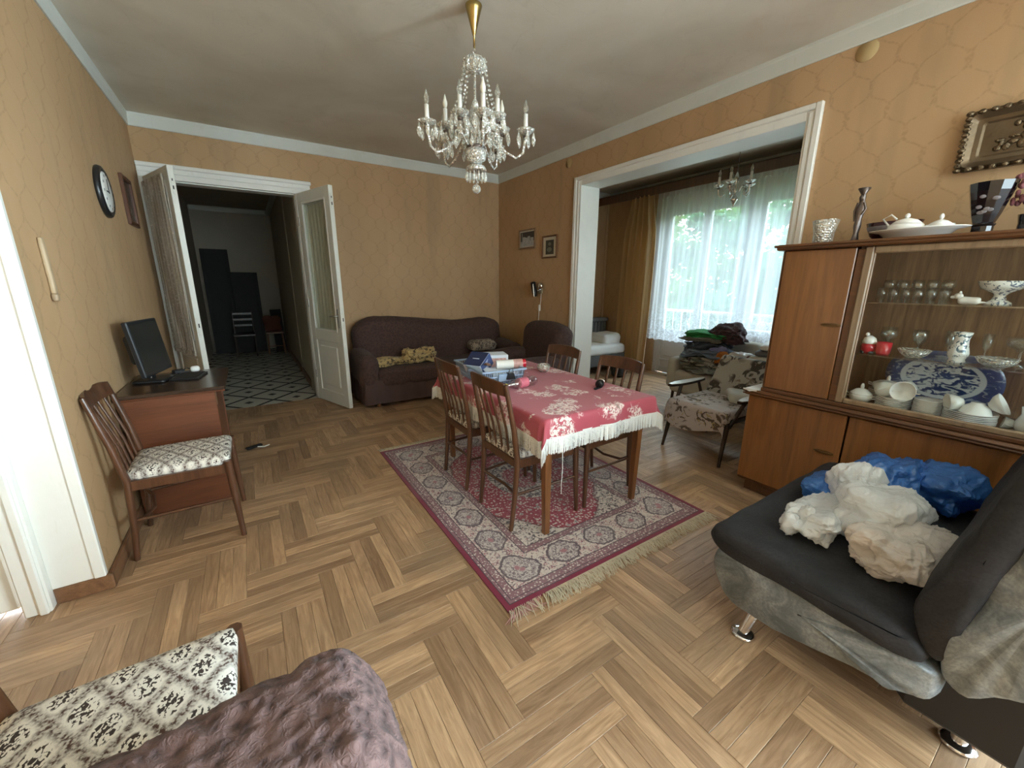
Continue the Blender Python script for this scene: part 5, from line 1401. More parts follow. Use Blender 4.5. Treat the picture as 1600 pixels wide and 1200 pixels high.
MB().lathe([(.045,.051),(.03,.066),(.008,.074),(.0,.074)],20,sx=.8,sy=1.1).build('lid', PORC, tp)
MB().ell((0,0,.082),(.009,.009,.010),8,6).build('knob', PORC, tp)
MB().tube([(0,.048,.045),(0,.074,.078),(0,.050,.092),(0,.030,.072)], .004, 6).tube([(0,.05,.025),(0,.085,.03)],[.010,.006],8).build('handle', PORC, tp)
tp.scale = (1.4,)*3
tp = ware('sugar_bowl', 'white lidded pot with tall knob, right of the pair on the white serving dish', 'pot', (3.13,.665,ZT2+.010))
MB().lathe([(.0,0),(.03,0),(.046,.022),(.058,.055),(.054,.055)],20).build('body', PORC, tp)
MB().lathe([(.052,.053),(.03,.070),(.008,.080),(.0,.080)],20).build('lid', PORC, tp)
MB().ell((0,0,.094),(.010,.010,.016),8,6).build('knob', PORC, tp)
MB().tube([(0,.05,.045),(0,.078,.046),(0,.076,.02),(0,.046,.02)], .004, 6).build('handle', PORC, tp)
bv = ware('flared_vase', 'black flared glass vase with etched flowers on the cabinet top', 'vase', (3.22,.525,ZT2))
MB().lathe([(.0,0),(.050,0),(.052,.010),(.040,.020),(.040,.045),(.046,.055),(.040,.062),(.052,.10),(.078,.21),(.086,.252),(.082,.252),(.073,.21),(.047,.10),(.0,.07)],12,smooth=False).build('glass_wall', BLACKG, bv)
m = MB()
rr = random.Random(4)
for k in range(9):
    a = R(185)+rr.uniform(-.5,.5); z = rr.uniform(.10,.19); r = .053+(z-.10)/.11*.025+.0004
    m.ell((r*math.cos(a), r*math.sin(a), z),(.002,.012,.009),8,5)
m.build('etched_flowers', ETCH, bv)
fv = ware('dried_flowers', 'dried pink flower spray in a black pot at the right edge of the cabinet top', 'flowers', (3.24,.385,ZT2))
MB().lathe([(.0,0),(.046,0),(.048,.008),(.03,.018),(.028,.05),(.036,.09),(.033,.09),(.0,.03)],16).build('pot', BLACKG, fv)
m = MB()
for k in range(9): a = rr.uniform(0,6.3); m.tube([(0,0,.05),(.02*math.cos(a),.02*math.sin(a),.14),(.04*math.cos(a),.045*math.sin(a),.24)],.002,4)
m.build('stems', BARK, fv)
m = MB()
for k in range(60):
    a = rr.uniform(0,6.3); r_ = .055*rr.random()**.5; z = rr.uniform(.14,.30)
    m.ell((r_*math.cos(a), .01+r_*1.1*math.sin(a), z),(.010,.010,.014),5,4)
f_ = m.build('petals', PINKF, fv); f_['kind'] = 'stuff'
# ------------------------------------------------------------------ things on the walls
def wallX(name, label, cat, x, y, z): return thing(name, label, cat, (x, y, z))
ck = wallX('wall_clock', 'round black wall clock with a pale face on the left wall', 'clock', XL, 4.15, 2.11)
X = Matrix.Rotation(PI/2, 4, 'Y')
MB().lathe([(.0,0),(.17,0),(.173,.012),(.168,.026),(.152,.034),(.140,.031),(.134,.026),(.0,.026)],32,X).build('case', BLACKP, ck)
MB().lathe([(.0,.0265),(.134,.0265),(.130,.032),(.06,.0365),(.0,.0375)],32,X).build('dial', WHITEP, ck)
MB().box((.0385,-.004,-.01),(.0405,.004,.085)).box((.0385,-.06,-.004),(.0405,.01,.004)).build('hands', BLACKM, ck)
m = MB()
for k in range(12):
    a = 2*PI*k/12; m.box((.038,-.003+.112*math.sin(a),-.008+.112*math.cos(a)),(.0395,.003+.112*math.sin(a),.008+.112*math.cos(a)))
m.build('hour_marks', BLACKM, ck)
def frame(name, label, x, y, z, w, h, bw, fm, mats, inward, draw=None, dep=.025, tilt=0):
    o = thing(name, label, 'picture', (x, y, z)); s = inward
    X = Matrix.Rotation(tilt, 4, 'X')
    def bx(m, y0, y1, z0, z1, d0, d1, b=.003):
        a, c = sorted((s*d0, s*d1)); return m.box((a,y0,z0),(c,y1,z1),b,X)
    m = MB()
    bx(m,-w/2,-w/2+bw,-h/2,h/2,0,dep); bx(m,w/2-bw,w/2,-h/2,h/2,0,dep); bx(m,-w/2+bw,w/2-bw,-h/2,-h/2+bw,0,dep); bx(m,-w/2+bw,w/2-bw,h/2-bw,h/2,0,dep)
    m.build('frame', fm, o)
    m = MB(); bx(m,-w/2+bw*.9,w/2-bw*.9,-h/2+bw*.9,h/2-bw*.9,.002,.010,.001); m.build('mount', mats[0], o)
    if draw: draw(o, bx)
    return o
frame('framed_picture', 'dark brown framed picture between the wall clock and the hall door', XL, 4.99, 2.17, .35, .40, .035, wood('frame_red_brown',(.06,.022,.012),(.12,.045,.022)), (M_('dark_picture', (.055,.035,.025), .25, var=.6, vs=9),), 1)
def draw1(o, bx):
    m = MB(); bx(m,-.165,.165,-.095,.095,.010,.0115,0); m.build('print', M_('night_sky_print', (.03,.03,.032), .4, var=.3), o)
    m = MB(); bx(m,-.165,.165,-.095,-.03,.0116,.0122,0)
    for (a,b,c) in ((-.15,-.08,.015),(-.07,-.01,.035),(-.02,.06,.02),(.05,.11,.03)): bx(m,a,b,-.04,c,.0116,.0122,0)
    m.build('print_houses', M_('grey_print', (.42,.43,.44), .5, var=.5, vs=40), o)
    m = MB(); bx(m,.118,.132,-.05,.085,.0123,.0127,0); m.build('print_tower', M_('grey_print2', (.34,.35,.36), .5), o)
frame('framed_picture', 'higher black and white framed picture of houses near the corner', XR, 4.935, 2.11, .40, .265, .022, wood('frame_tan',(.16,.09,.045),(.28,.17,.09)), (M_('pale_mount', (.55,.52,.45), .6),), -1, draw1)
def draw2(o, bx):
    m = MB(); bx(m,-.085,.085,-.095,.085,.010,.0115,0); m.build('photo', M_('dark_photo', (.05,.05,.04), .35, var=.5, vs=20), o)
    m = MB().ell((-.0122,0,.035),(.0008,.03,.022),12,8).ell((-.0122,.005,-.035),(.0008,.05,.03),12,8); m.build('photo_figure', M_('photo_grey', (.17,.17,.13), .4, var=.5, vs=60), o)
frame('framed_picture', 'lower framed portrait photograph beside the white casing', XR, 4.415, 1.97, .32, .285, .020, wood('frame_brown',(.10,.04,.018),(.20,.09,.04)), (M_('cream_mount', (.58,.52,.40), .6),), -1, draw2)
wl = wallX('wall_lamp', 'small chrome clip reading lamp on the right wall above the armchair', 'lamp', XR, 4.60, 1.42)
MB().box((-.03,-.05,-.06),(0,.03,.02),.008).build('wall_plate', M_('lamp_wall_plate',(.30,.25,.17),.6), wl)
X = Matrix.Translation((-.075,.06,.0)) @ Matrix.Rotation(R(-18), 4, 'X')
MB().lathe([(.0,-.10),(.028,-.10),(.036,-.05),(.038,.09),(.030,.10),(.030,.088),(.0,.088)],16,X).build('shade', BLACKP, wl)
MB().tube([(-.10,.022,-.10),(-.10,.055,.07)], .010, 8).build('chrome_strip', CHROME, wl)
MB().tube([(0,-.02,-.02),(-.03,-.03,.0),(-.06,.01,-.02)], .008, 8).ell((-.045,-.045,.045),(.03,.045,.045),14,10).build('joint', CHROME, wl)
MB().tube([(-.02,-.03,-.06),(-.015,-.02,-.16),(-.02,.01,-.30),(-.012,.03,-.45),(-.012,.04,-.62)], .005, 6).build('cord', WHITEP, wl)
MB().soft((-.018,.004,-.255),(.014,.018,.045),.012,5).build('cord_switch', WHITEP, wl)
t = NT('pale_bleached_patch')
for (y, z, r, nm, lb) in ((1.263,2.925,.058,'wall_cover','round tan junction cover high on the right wall above the cabinet'),(4.10,2.905,.055,'wall_cover','round tan junction cover under the cornice near the far corner')):
    o = wallX(nm, lb, 'cover', XR, y, z)
    MB().lathe([(.0,-.004),(r,-.004),(r+.001,-.002),(r,0)],24,Matrix.Rotation(PI/2,4,'Y')).build('cover_plate', M_('tan_paint_cover',(.46,.33,.16),.7), o)
orn = wallX('embossed_tray', 'dark embossed metal tray with ornate rim hanging above the cabinet', 'tray', XR, .475, 2.262)
def rrect(hw, hh, r, n=5):
    out = []
    for (cx, cy, a0) in ((hw-r,hh-r,0),(-hw+r,hh-r,90),(-hw+r,-hh+r,180),(hw-r,-hh+r,270)):
        for k in range(n+1): a = R(a0+90*k/n); out.append((cx+r*math.cos(a), cy+r*math.sin(a)))
    return out
def ringloft(rings, mat, nm, par, cap=True):
    vs=[]; fs=[]; n=len(rings[0][0])
    for (pl, x) in rings: vs += [(x, p, q) for p, q in pl]
    for i in range(len(rings)-1):
        for k in range(n): fs.append((i*n+k,i*n+(k+1)%n,(i+1)*n+(k+1)%n,(i+1)*n+k))
    if cap: fs.append(tuple((len(rings)-1)*n+k for k in range(n)))
    return MB().add(vs,fs,smooth=False).build(nm, mat, par)
ringloft([(rrect(.25,.150,.035),0),(rrect(.25,.150,.035),-.030),(rrect(.232,.132,.03),-.045),(rrect(.205,.106,.02),-.026),(rrect(.185,.088,.015),-.022),(rrect(.175,.078,.012),-.016)], ORNB, 'tray_body', orn)
m = MB()
for k in range(44):
    pl = rrect(.241,.141,.03,8); p = pl[int(k/44*len(pl))]
    t_ = k/44*4
    if t_ < 1: p = (-.241+.482*t_, .141)
    elif t_ < 2: p = (.241, .141-.282*(t_-1))
    elif t_ < 3: p = (.241-.482*(t_-2), -.141)
    else: p = (-.241, -.141+.282*(t_-3))
    m.ell((-.040,p[0],p[1]),(.012,.017,.013),8,6)
m.build('beaded_rim', ORNATE, orn)
m = MB(); rr = random.Random(9)
for k in range(34):
    y, z = rr.uniform(-.15,.15), rr.uniform(-.06,.06)
    m.ell((-.018,y,z),(.010,rr.uniform(.010,.026),rr.uniform(.008,.02)),8,6)
m.build('relief', ORNATE, orn)
pl_ = wallX('loose_strip', 'short beige plastic strip stuck loose on the left wall near the white casing', 'strip', XL, 2.775, 1.54)
MB().soft((.010,0,.02),(.010,.017,.13),.009,6,lump(.003,9)).build('strip', M_('beige_strip',(.42,.31,.19),.5,var=.15), pl_)
MB().soft((.014,-.015,-.115),(.012,.016,.018),.010,5).build('strip_end', M_('beige_strip_end',(.33,.24,.15),.5), pl_)

# ------------------------------------------------------------------ desk, monitor, odds and ends at left
dk = thing('desk', 'reddish brown desk with a black top by the left wall', 'desk', (-.48, 3.57, 0))
MB().box((-.27,-.36,.800),(.285,.36,.826),.006).build('desktop', WDESKT, dk)
MB().box((-.268,-.362,.792),(.283,.361,.803),.004).build('top_edge', WDESK, dk)
MB().box((-.25,-.335,0),(.225,-.313,.793),.003).build('front_panel', WDESK, dk)
MB().box((-.25,.313,0),(.225,.335,.793),.003).build('back_panel', WDESK, dk)
MB().box((.200,-.312,.05),(.218,.312,.792),.003).build('side_panel', WDESK, dk)
MB().box((.218,-.335,.70),(.232,-.29,.79),.003).build('hinge_block', WDARK, dk)
mo = thing('monitor', 'black computer monitor turned to face the room on the desk', 'monitor', (-.605, 3.66, .8265), R(-13))
X = Matrix.Translation((0,0,.235)) @ Matrix.Rotation(R(-7), 4, 'Y')
MB().box((-.018,-.20,-.185),(.012,.20,.185),.006,X).build('housing', BLACKP, mo)
MB().box((.0121,-.183,-.160),(.0135,.183,.168),0,X).build('screen', M_('dark_screen',(.012,.014,.015),.22,var=.05), mo)
MB().soft((-.040,0,0),(.030,.15,.10),.028,6,X=X).build('back_shell', BLACKP, mo)
MB().box((-.03,-.035,.01),(-.008,.035,.16),.004).build('stand_neck', BLACKP, mo)
MB().soft((.0,0,.009),(.09,.12,.009),.008,8).build('stand_foot', BLACKP, mo)
kb = thing('tray', 'flat black tray in front of the monitor', 'tray', (-.42, 3.66, .8265), R(-10))
MB().box((-.085,-.12,0),(.085,.12,.012),.004).build('tray_body', BLACKP, kb)
MB().box((-.07,-.105,.0121),(.07,.105,.016),.003).build('tray_inset', BLACKM, kb)
cbx_ = thing('webcam', 'small white round gadget beside the black tray on the desk', 'gadget', (-.40, 3.86, .8265))
MB().soft((0,0,.022),(.030,.026,.022),.02,8).build('body', WHITEP, cbx_)
MB().tube([(-.03,-.01,.01),(-.09,-.04,.008),(-.14,-.03,.008)], .004, 6).build('cable', BLACKP, cbx_)
cc = thing('charger', 'black plug with a bent cable behind the tray on the desk', 'charger', (-.50, 3.845, .8265), R(30))
MB().box((-.035,-.02,0),(.035,.02,.030),.006).build('plug_body', BLACKP, cc)
MB().tube([(.03,0,.012),(.06,.02,.03),(.09,.0,.015),(.11,-.03,.006)], .004, 6).build('cable', BLACKP, cc)
ps = thing('remote_control', 'black gadget with a white cable end on the floor past the desk', 'gadget', (-.115, 4.22, 0), R(25))
MB().box((-.07,-.02,0),(.07,.02,.022),.006).build('body', BLACKP, ps)
MB().tube([(.02,-.02,.008),(.06,-.06,.005),(.11,-.05,.005)], .005, 6).build('cable', WHITEP, ps)

# ------------------------------------------------------------------ big crystal chandelier
def pendant(mb, p, l, w_, t=.006):
    x, y, z = p
    prof = [(0,0),(.35,-.16),(1,-.55),(.75,-.80),(0,-1)]
    vs = [(x,y,z)]; rings = []
    for (r, h) in prof[1:-1]:
        rings.append(len(vs))
        for k in range(6):
            a = PI*k/3; vs.append((x+w_*r*math.cos(a), y+w_*r*math.sin(a)*.55, z+h*l))
    vs.append((x,y,z-l)); fs = []
    b = rings[0]; fs += [(0,b+(k+1)%6,b+k) for k in range(6)]
    for i in range(len(rings)-1):
        for k in range(6): fs.append((rings[i]+k, rings[i]+(k+1)%6, rings[i+1]+(k+1)%6, rings[i+1]+k))
    b = rings[-1]; fs += [(b+k,b+(k+1)%6,len(vs)-1) for k in range(6)]
    mb.add(vs, fs); mb.ell((x,y,z+.010),.006,6,4)
ch = thing('crystal_chandelier', 'large crystal chandelier with candle bulbs hanging from the ceiling', 'chandelier', (1.342, 2.497, 0))
CA = math.atan2(-2.497, -1.342)       # direction toward the viewer
MB().lathe([(.0,3.084),(.048,3.084),(.050,3.078),(.044,3.06),(.010,2.935),(.006,2.93),(.006,2.865),(.0,2.865)],20).build('ceiling_cone', BRASS, ch)
m = MB()
for (z, t) in ((2.853,0),(2.832,1)):
    pts = [(.010*math.cos(a)*(1-t), .010*math.cos(a)*t, z+.014*math.sin(a)) for a in [2*PI*k/10 for k in range(11)]]
    m.tube(pts, .0025, 5, caps=False)
m.build('hook_ring', CHROME, ch)
MB().lathe([(.010,2.82),(.05,2.815),(.066,2.80),(.060,2.768),(.045,2.745),(.022,2.735),(.012,2.735)],18).build('crown_bowl', CRYST2, ch)
MB().lathe([(.007,2.82),(.007,2.60),(.016,2.585),(.022,2.56),(.012,2.54),(.018,2.50),(.030,2.47),(.016,2.44),(.014,2.40),(.026,2.37),(.034,2.345),(.034,2.325),(.0,2.32)],14).build('stem', CRYST2, ch)
MB().lathe([(.0,2.338),(.058,2.338),(.060,2.330),(.058,2.322),(.0,2.322)],18).build('metal_plate', BRONZE, ch)
MB().lathe([(.056,2.325),(.068,2.30),(.062,2.262),(.035,2.238),(.012,2.232),(.0,2.232)],18).build('body_bowl', CRYST2, ch)
MB().lathe([(.010,2.235),(.055,2.222),(.066,2.205),(.060,2.195),(.020,2.205),(.0,2.205)],18).build('lower_dish', CRYST2, ch)
MB().lathe([(.004,2.21),(.004,2.12),(.0,2.12)],8).build('drop_wire', CHROME, ch)
MB().ell((0,0,2.090),.028,16,12).build('crystal_ball', CRYST, ch)
for k in range(10):
    a = CA+2*PI*k/10; m = MB(); n = 17
    for j in range(n):
        t = j/(n-1)
        r = .064+.115*t**1.3; z = 2.80-.36*t-.030*math.sin(PI*t)
        m.ell((r*math.cos(a), r*math.sin(a), z), .0080, 6, 4)
    m.build('bead_strand', CRYST, ch)['kind'] = 'stuff'
m = MB()
for k in range(14):
    a = 2*PI*k/14; pendant(m, (.062*math.cos(a), .062*math.sin(a), 2.19), .058, .010)
m.build('drop_fringe', CRYST, ch)['kind'] = 'stuff'
m = MB()
for k in range(12):
    a = 2*PI*k/12; pendant(m, (.070*math.cos(a), .070*math.sin(a), 2.79), .05, .009)
m.build('drop_fringe', CRYST, ch)['kind'] = 'stuff'
def arm(par, a, r, zc, z0, frosted, down=.07, armm=CRYST2, cupm=CRYST, drops=5, s=1.0):
    ca, sa = math.cos(a), math.sin(a)
    P = lambda q, z: (q*ca, q*sa, z)
    ar = MB().tube([P(.045*s,z0),P(.085*s,z0+.045*s),P(.13*s,z0+.03*s),P(r*.62,z0-down*.55),P(r*.82,z0-down),P(r*.95,z0-down*.6),P(r,zc-.018)], [.0075*s]*7, 8).build('arm', armm, par)
    MB().lathe([(.0,-.022),(.016*s,-.022),(.018*s,-.012),(.010*s,-.006),(.0,-.006)],12,c=(r*ca,r*sa,zc)).build('cup_base', BRONZE, ar)
    MB().lathe([(.010*s,-.004),(.030*s,.0),(.048*s,.014),(.054*s,.024),(.050*s,.022),(.028*s,.006),(.0,.004)],14,c=(r*ca,r*sa,zc),wob=lambda q,t: 1+.08*math.cos(q*7)*t).build('drip_pan', cupm, ar)
    MB().lathe([(.013*s,.004),(.0135*s,.012),(.0125*s,.108*s),(.0,.108*s)],12,c=(r*ca,r*sa,zc)).build('candle_sleeve', CANDLE, ar)
    MB().lathe([(.008*s,.108*s),(.015*s,.13*s),(.0155*s,.142*s),(.008*s,.165*s),(.003*s,.185*s),(.0,.19*s)],12,c=(r*ca,r*sa,zc)).build('bulb', BULBF if frosted else BULB, ar)
    if drops:
        m = MB()
        for k in range(drops):
            q = 2*PI*k/drops+a; pendant(m, (r*ca+.050*s*math.cos(q), r*sa+.050*s*math.sin(q), zc+.012), .085*s, .015*s)
        m.build('crystal_drops', CRYST, ar)['kind'] = 'stuff'
    return ar
for k in range(5): arm(ch, CA+R(8)+2*PI*k/5, .315, 2.400, 2.335, k in (0,))
for k in range(5): arm(ch, CA+R(44)+2*PI*k/5, .190, 2.445, 2.40, k in (1,3), .05)
m = MB()
for k in range(20):
    a = 2*PI*k/20; pendant(m, (.17*math.cos(a)*(1 if k%2 else .65), .17*math.sin(a)*(1 if k%2 else .65), 2.36 if k%2 else 2.42), .075, .013)
m.build('drop_fringe', CRYST, ch)['kind'] = 'stuff'
# small chandelier in the veranda
c2 = thing('small_chandelier', 'small silver five-arm chandelier hanging in the veranda', 'chandelier', (4.55, 2.62, 0))
MB().lathe([(.0,3.084),(.04,3.084),(.036,3.06),(.008,3.045),(.0035,3.04),(.0035,2.62),(.0,2.62)],12).build('rod', BRONZE, c2)
MB().lathe([(.004,2.66),(.012,2.64),(.026,2.60),(.020,2.56),(.012,2.53),(.022,2.50),(.012,2.46),(.010,2.43),(.034,2.395),(.036,2.385),(.020,2.355),(.006,2.335),(.010,2.325),(.0,2.312)],16).build('stem', CHROME, c2)
for k in range(5): arm(c2, CA+R(20)+2*PI*k/5, .165, 2.525, 2.47, False, .045, CHROME, CRYST2, 0, .95)

# ------------------------------------------------------------------ veranda: curtains and furniture
pm = thing('pelmet', 'dark brown wooden curtain pelmet along the veranda window', 'pelmet', (5.55, 3.3, 2.90))
MB().box((-.06,-2.38,-.065),(-.035,2.40,.065),.004).box((-.06,-2.38,.05),(.30,2.40,.064),.003).build('board', WDARK, pm)
MB().tube([(.06,-2.36,-.02),(.06,2.38,-.02)],.010,8).tube([(.0,-2.36,-.02),(.0,2.38,-.02)],.010,8).build('curtain_rod', STEEL, pm)
def sheer(label, y0, y1, x, z0, ph):
    o = thing('sheer_curtain', label, 'curtain', (x, (y0+y1)/2, 0)); h = (y1-y0)/2; n = int((y1-y0)*95)
    def fn(u, v):
        y = -h+2*h*u
        sc_ = .018*abs(math.sin(y*24)) if v < .001 else 0
        return (.022*math.sin(y*31+ph+1.3*math.sin(y*3+v*1.5))+.012*math.sin(y*67+v*2)+.010*nz((y*3,v*2,ph)), y, z0+(2.80-z0)*v+sc_)
    MB().grid(n, 16, fn).build('lace_cloth', SHEER, o)
    MB().grid(n, 2, lambda u, v: (.020*math.sin((-h+2*h*u)*62+ph)-.004, -h+2*h*u, 2.78+.10*v)).build('gathered_heading', SHEER, o)
    return o
sheer('left white lace sheer hanging at the veranda door beside the tan drape', 3.02, 4.46, 5.62, .60, 0)
sheer('right white lace sheer hanging at the veranda window above the linen', 1.15, 3.10, 5.60, .74, 2)
dr = thing('drape', 'tan floor-length drape at the left side of the veranda window', 'curtain', (5.52, 4.69, 0))
def dfn(u, v):
    wd = .30 if v < .8 else .30-.10*(v-.8)/.2
    y = -wd+2*wd*u - .05*(v-.5)
    return (.045*math.sin(u*29+.6*math.sin(v*4))+.015*math.sin(u*61+v), y, .05+2.80*v)
MB().grid(120, 16, dfn).build('folds', DRAPE, dr)
bd = thing('sofa_bed', 'bed with a grey ribbed back and white bedding at the veranda end', 'bed', (5.02, 5.15, 0))
MB().box((-.85,-.42,.14),(.42,.52,.36),.02).build('base_frame', FAB('bed_base',(.10,.10,.10)), bd)
MB().soft((-.22,.0,.42),(.62,.44,.09),.06,14,lump(.014,5,3)).build('bedding', LINEN, bd)
MB().soft((.20,-.10,.56),(.20,.24,.11),.09,12,lump(.02,5,8)).build('pillow', LINEN, bd)
m = MB()
for k in range(20): m.box((-.80+.08*k,.42,.36),(-.73+.08*k,.50,.80),.012)
m.build('ribbed_back', GREYST, bd)
MB().soft((0,.46,.83),(.82,.07,.045),.04,12,lump(.008,6)).build('back_roll', GREYST, bd)
for (x, y) in ((-.78,-.36),(.36,-.36),(-.78,.44),(.36,.44)): MB().tube([(x,y,0),(x,y,.16)],.025,8).build('leg', WDARK, bd)
bb = thing('black_bag', 'black bag on the floor in front of the veranda bed', 'bag', (5.05, 4.50, .14), R(20))
MB().soft((0,0,0),(.14,.10,.14),.06,10,lump(.02,6,2)).build('bag_body', BLACKM, bb)
MB().tube([(-.06,0,.13),(-.05,0,.20),(.05,0,.20),(.06,0,.13)],.010,8).build('bag_handle', BLACKP, bb)

# mid-century armchair with a floral throw, standing in the opening
ar = thing('wooden_armchair', 'wooden-armed chair with floral throws standing in the veranda opening', 'armchair', (3.50, 1.93, 0), R(88))
# local: front = +Y ... turned so the seat faces the dining table
def fz(y): return .40-.05*(y+.3)
MB().box((-.265,-.26,.34),(.265,.30,.39),.01).build('seat_frame', WFOTEL, ar)
for s in (-1, 1):
    MB().tube([(s*.285,.33,0),(s*.270,.26,.36)], [.013,.024], 10).build('leg', WFOTEL, ar)
    MB().tube([(s*.285,-.36,0),(s*.265,-.24,.36)], [.013,.024], 10).build('leg', WFOTEL, ar)
    MB().tube([(s*.272,.24,.33),(s*.315,.10,.56)], [.020,.016], 8).build('arm_support', WFOTEL, ar)
    MB().tube([(s*.268,-.22,.33),(s*.325,-.18,.56)], [.018,.014], 8).build('arm_support', WFOTEL, ar)
    n = 10; po = [(s*.335+.045*math.sin(PI*k/n)*0+(.048 if True else 0)*math.cos(2*PI*k/n)*(1+.25*math.sin(2*PI*k/n)), -.02+.28*math.sin(2*PI*k/n)) for k in range(n)]
    MB().prism(po, .558, .578, 2).build('armrest', WFOTEL, ar)
    MB().prism([(s*.335+(p-s*.335)*.95, q*.97) for p, q in po], .578, .583, 2).build('armrest_top', M_('varnished_arm_top',(.55,.50,.44),.18,var=.1), ar)
X = Matrix.Translation((0,-.25,.36)) @ Matrix.Rotation(R(30), 4, 'X')
MB().soft((0,0,.235),(.255,.05,.235),.045,10,X=X).build('backrest', BEIGE, ar)
MB().soft((0,.02,.425),(.258,.285,.045),.04,10).build('seat', BEIGE, ar)
tc = thing('floral_throw', 'pale grey floral throw draped over the seat of the wooden armchair', 'throw', (3.50, 1.93, 0), R(88))
def tfn(u, v):
    x = -.33+.66*u; t = v*1.02
    e = max(0, abs(x)-.262); sx = math.copysign(1, x)
    xx = min(abs(x), .272)*sx + sx*.02*min(1, e/.05)
    if t < .20:                       # hanging over the front edge
        y = .325+.025*math.sin(x*11)*(1-t/.20)+.012; z = .475-(.20-t)*(1.0+.22*math.sin(x*7+1)) 
    else:
        y = .325-(t-.20)*.68; z = .477+.006*nz((x*6,t*6,0))
    z -= e*1.2*(1.15 if t < .3 else .8)
    return (xx, y, z)
MB().grid(36, 40, tfn).build('throw_cloth', THROW, tc)
tb2 = thing('leaf_throw', 'dark leaf-patterned throw over the back of the wooden armchair', 'throw', (3.50, 1.93, 0), R(88))
def bfn(u, v):
    x = -.34+.68*u
    L = v*1.15; e = max(0, abs(x)-.262); sx = math.copysign(1, x)
    if L < .46: p = Vector((0, .062, L))
    elif L < .58:
        a = (L-.46)/.12*PI; p = Vector((0, .062*math.cos(a), .46+.05*math.sin(a)))
    else: p = Vector((0, -.064, .46-(L-.58)))
    p.x = min(abs(x), .272)*sx+sx*.015*min(1,e/.05); p.z -= e*.9; p.y += .010*nz((x*5, L*5, 3))
    p.y += -.6*e if L < .58 else .4*e
    return X @ p
MB().grid(36, 46, bfn).build('throw_cloth', CAMO, tb2)
wp = thing('folded_cloth', 'folded white pillow on the seat corner of the floral armchair', 'cushion', (3.60, 1.80, .527), R(40))
MB().soft((0,0,0),(.13,.09,.045),.04,10,lump(.012,7,4)).build('cushion', FAB('pale_cushion',(.50,.50,.46)), wp)
pb = thing('pink_bag', 'small crimson bag on the floor behind the floral armchair', 'bag', (3.98, 2.33, .10))
MB().soft((0,0,0),(.12,.13,.10),.08,10,lump(.03,6,5)).build('bag_body', FAB('crimson_bag',(.28,.02,.05)), pb)
MB().tube([(-.04,0,.08),(-.03,0,.14),(.03,0,.14),(.04,0,.08)],.008,6).build('bag_handle', FAB('crimson_bag',(.28,.02,.05)), pb)
# beige armchair with a heap of clothes, further back
ba = thing('beige_armchair', 'beige upholstered armchair under the heap of clothes in the veranda', 'armchair', (4.78, 2.72, 0), R(84))
MB().soft((0,.0,.30),(.38,.36,.15),.06,12,lump(.008,5)).build('seat', BEIGE, ba)
MB().soft((0,-.33,.48),(.38,.10,.34),.08,12,lump(.008,5,2)).build('backrest', BEIGE, ba)
for s in (-1,1): MB().soft((s*.35,.02,.40),(.075,.36,.20),.06,12,lump(.006,5,4)).build('arm', BEIGE, ba)
for (x, y) in ((-.33,.33),(.33,.33),(-.33,-.36),(.33,-.36)): MB().tube([(x,y,0),(x*.97,y*.97,.20)],[.014,.022],8).build('leg', WFOTEL, ba)
def garment(label, loc, h, col, seed, rz=0, amp=.34):
    return cloth_lump('folded_garment', label, 'garment', loc, h, col if not isinstance(col, tuple) else FAB('garment_%d' % seed, col), seed, rz, None, amp*2.2, 3.0, h[2]*(1.6 if seed > 22 else .4))
PX, PY = 4.70, 2.72
garment('grey ribbed sweater at the bottom of the clothes heap', (PX-.02, PY, .53), (.25,.25,.055), (.22,.23,.21), 21)
garment('black and white knit second from the bottom of the clothes heap', (PX-.05, PY-.02, .605), (.22,.245,.045), CAMO, 22, .2)
garment('grey green folded cloth on the left of the clothes heap', (PX-.03, PY+.13, .665), (.20,.17,.045), (.15,.17,.15), 23, -.1)
garment('blue grey shirt draped in the middle of the clothes heap', (PX-.06, PY+.02, .735), (.21,.22,.05), (.16,.20,.28), 24, .15)
garment('dark navy garment above the blue grey shirt', (PX, PY+.06, .81), (.19,.20,.04), (.045,.055,.075), 25, .3)
garment('orange brown scarf on the right slope of the clothes heap', (PX-.16, PY-.22, .695), (.08,.09,.045), (.42,.14,.025), 26)
garment('lilac cuff poking out above the orange scarf', (PX-.14, PY-.14, .77), (.07,.07,.03), (.22,.22,.42), 27)
garment('grey tee under the green garment on the heap', (PX, PY+.08, .875), (.18,.20,.028), (.25,.25,.23), 28)
garment('bright green garment near the top of the clothes heap', (PX-.02, PY+.07, .925), (.17,.22,.026), (.03,.25,.07), 29, .2)
garment('dark maroon checked blanket slumped on top of the heap', (PX+.08, PY-.10, .975), (.17,.19,.09), mk_throw('maroon_check',(.06,.025,.03),(.015,.012,.014),(.16,.10,.11),20,.5), 30, .1, .22)
garment('rust red garment lying between the heap and the white linen', (PX-.10, PY-.40, .70), (.12,.10,.05), (.20,.04,.03), 31)
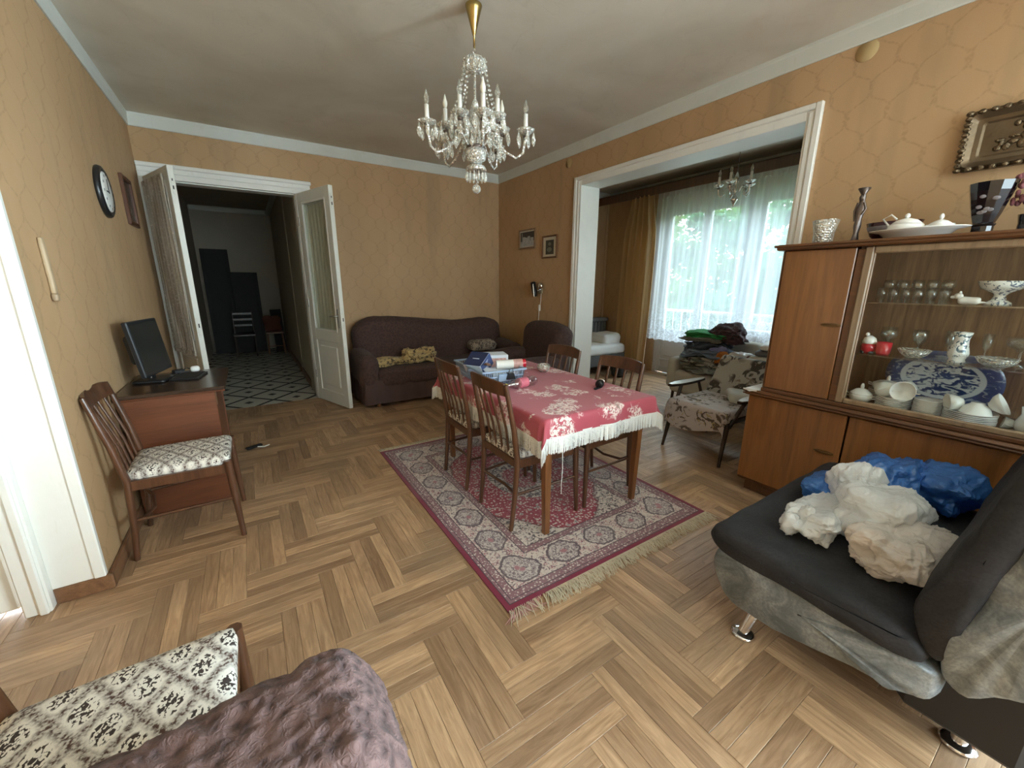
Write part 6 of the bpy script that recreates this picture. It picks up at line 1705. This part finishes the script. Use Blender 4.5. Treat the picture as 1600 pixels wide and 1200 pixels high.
# side table of linen under the window
lt = thing('side_table', 'low table carrying folded linen in front of the veranda window', 'table', (4.86, 1.86, 0))
MB().box((-.36,-.40,.60),(.36,.40,.635),.006).build('tabletop', WCHAIR, lt)
MB().box((-.32,-.36,.52),(.32,.36,.60),.004).build('apron', WCHAIR, lt)
for (x, y) in ((-.31,-.35),(.31,-.35),(-.31,.35),(.31,.35)): MB().tube([(x,y,0),(x,y,.53)],[.018,.024],4,sq=True).build('leg', WCHAIR, lt)
for k, (dz, h_, c, lb) in enumerate(((.665,.03,(.40,.41,.38),'grey green folded blanket at the bottom of the linen stack'),(.725,.03,(.55,.54,.50),'beige folded sheet second in the linen stack'),(.785,.03,(.14,.14,.15),'dark folded cloth in the middle of the linen stack'),(.850,.035,(.72,.73,.74),'white folded sheet on top of the linen stack'))):
    o = thing('folded_linen', lb, 'linen', (4.74+.02*k, 1.94-.02*k, dz), R(6*k))
    MB().soft((0,0,0),(.26,.30,h_),h_*.95,10,lump(.010,5,k)).build('folded_layer', LINEN if k == 3 else FAB('linen_%d' % k, c), o)
cr = thing('crumpled_paper', 'crumpled cream plastic wrapping between the clothes heap and linen', 'wrapping', (4.62, 2.33, .69))
MB().soft((0,0,0),(.12,.10,.06),.05,14,lump(.04,9,7)).build('wrapping_film', BAGP, cr)
# hall furniture, dim
def hall_chair(label, loc, rz): 
    o = thing('hall_chair', label, 'chair', loc, rz)
    MB().box((-.19,-.19,.42),(.19,.19,.46),.008).build('seat', WFOTEL, o)
    for s in (-1,1):
        MB().tube([(s*.17,.17,0),(s*.17,.17,.42)],.016,6).build('leg', WFOTEL, o)
        MB().tube([(s*.17,-.17,0),(s*.17,-.18,.45),(s*.17,-.24,.90)],.016,6).build('leg', WFOTEL, o)
    for z in (.62,.74,.86): MB().box((-.17,-.235,z-.03),(.17,-.205,z+.02),.004).build('back_slat', WFOTEL, o)
    return o
hall_chair('dark chair standing in front of the black panels at the end of the hall', (-.12, 9.95, 0), R(180))
st = thing('stool', 'light wooden stool with a rust cushion leaning at the right end of the hall', 'stool', (.42, 9.95, 0))
MB().box((-.16,-.15,.44),(.16,.15,.475),.008).build('seat', WTABLE, st)
for (x, y) in ((-.13,-.12),(.13,-.12),(-.13,.12),(.13,.12)): MB().tube([(x*1.15,y*1.15,0),(x,y,.44)],.016,8).build('leg', WTABLE, st)
MB().tube([(-.14,-.13,.18),(.14,-.13,.18)],.010,6).build('stretcher', WTABLE, st)
sp = cloth_lump('cushion', 'rust coloured cushion propped up on the hall stool', 'cushion', (.40, 10.0, .63), (.15,.06,.155), FAB('rust_cushion',(.13,.045,.025)), 41)
sp2 = thing('dark_tabletop', 'dark board leaning against the wall behind the hall stool', 'board', (.52, 10.22, 0), R(20))
MB().box((-.10,-.012,0),(.12,.012,.92),.004,Matrix.Rotation(R(-6),4,'X')).build('board', BLACKM, sp2)
MB().box((-.10,-.02,.02),(.12,-.010,.08),.003,Matrix.Rotation(R(-6),4,'X')).build('edge_strip', WFOTEL, sp2)
bpy.context.view_layer.update()
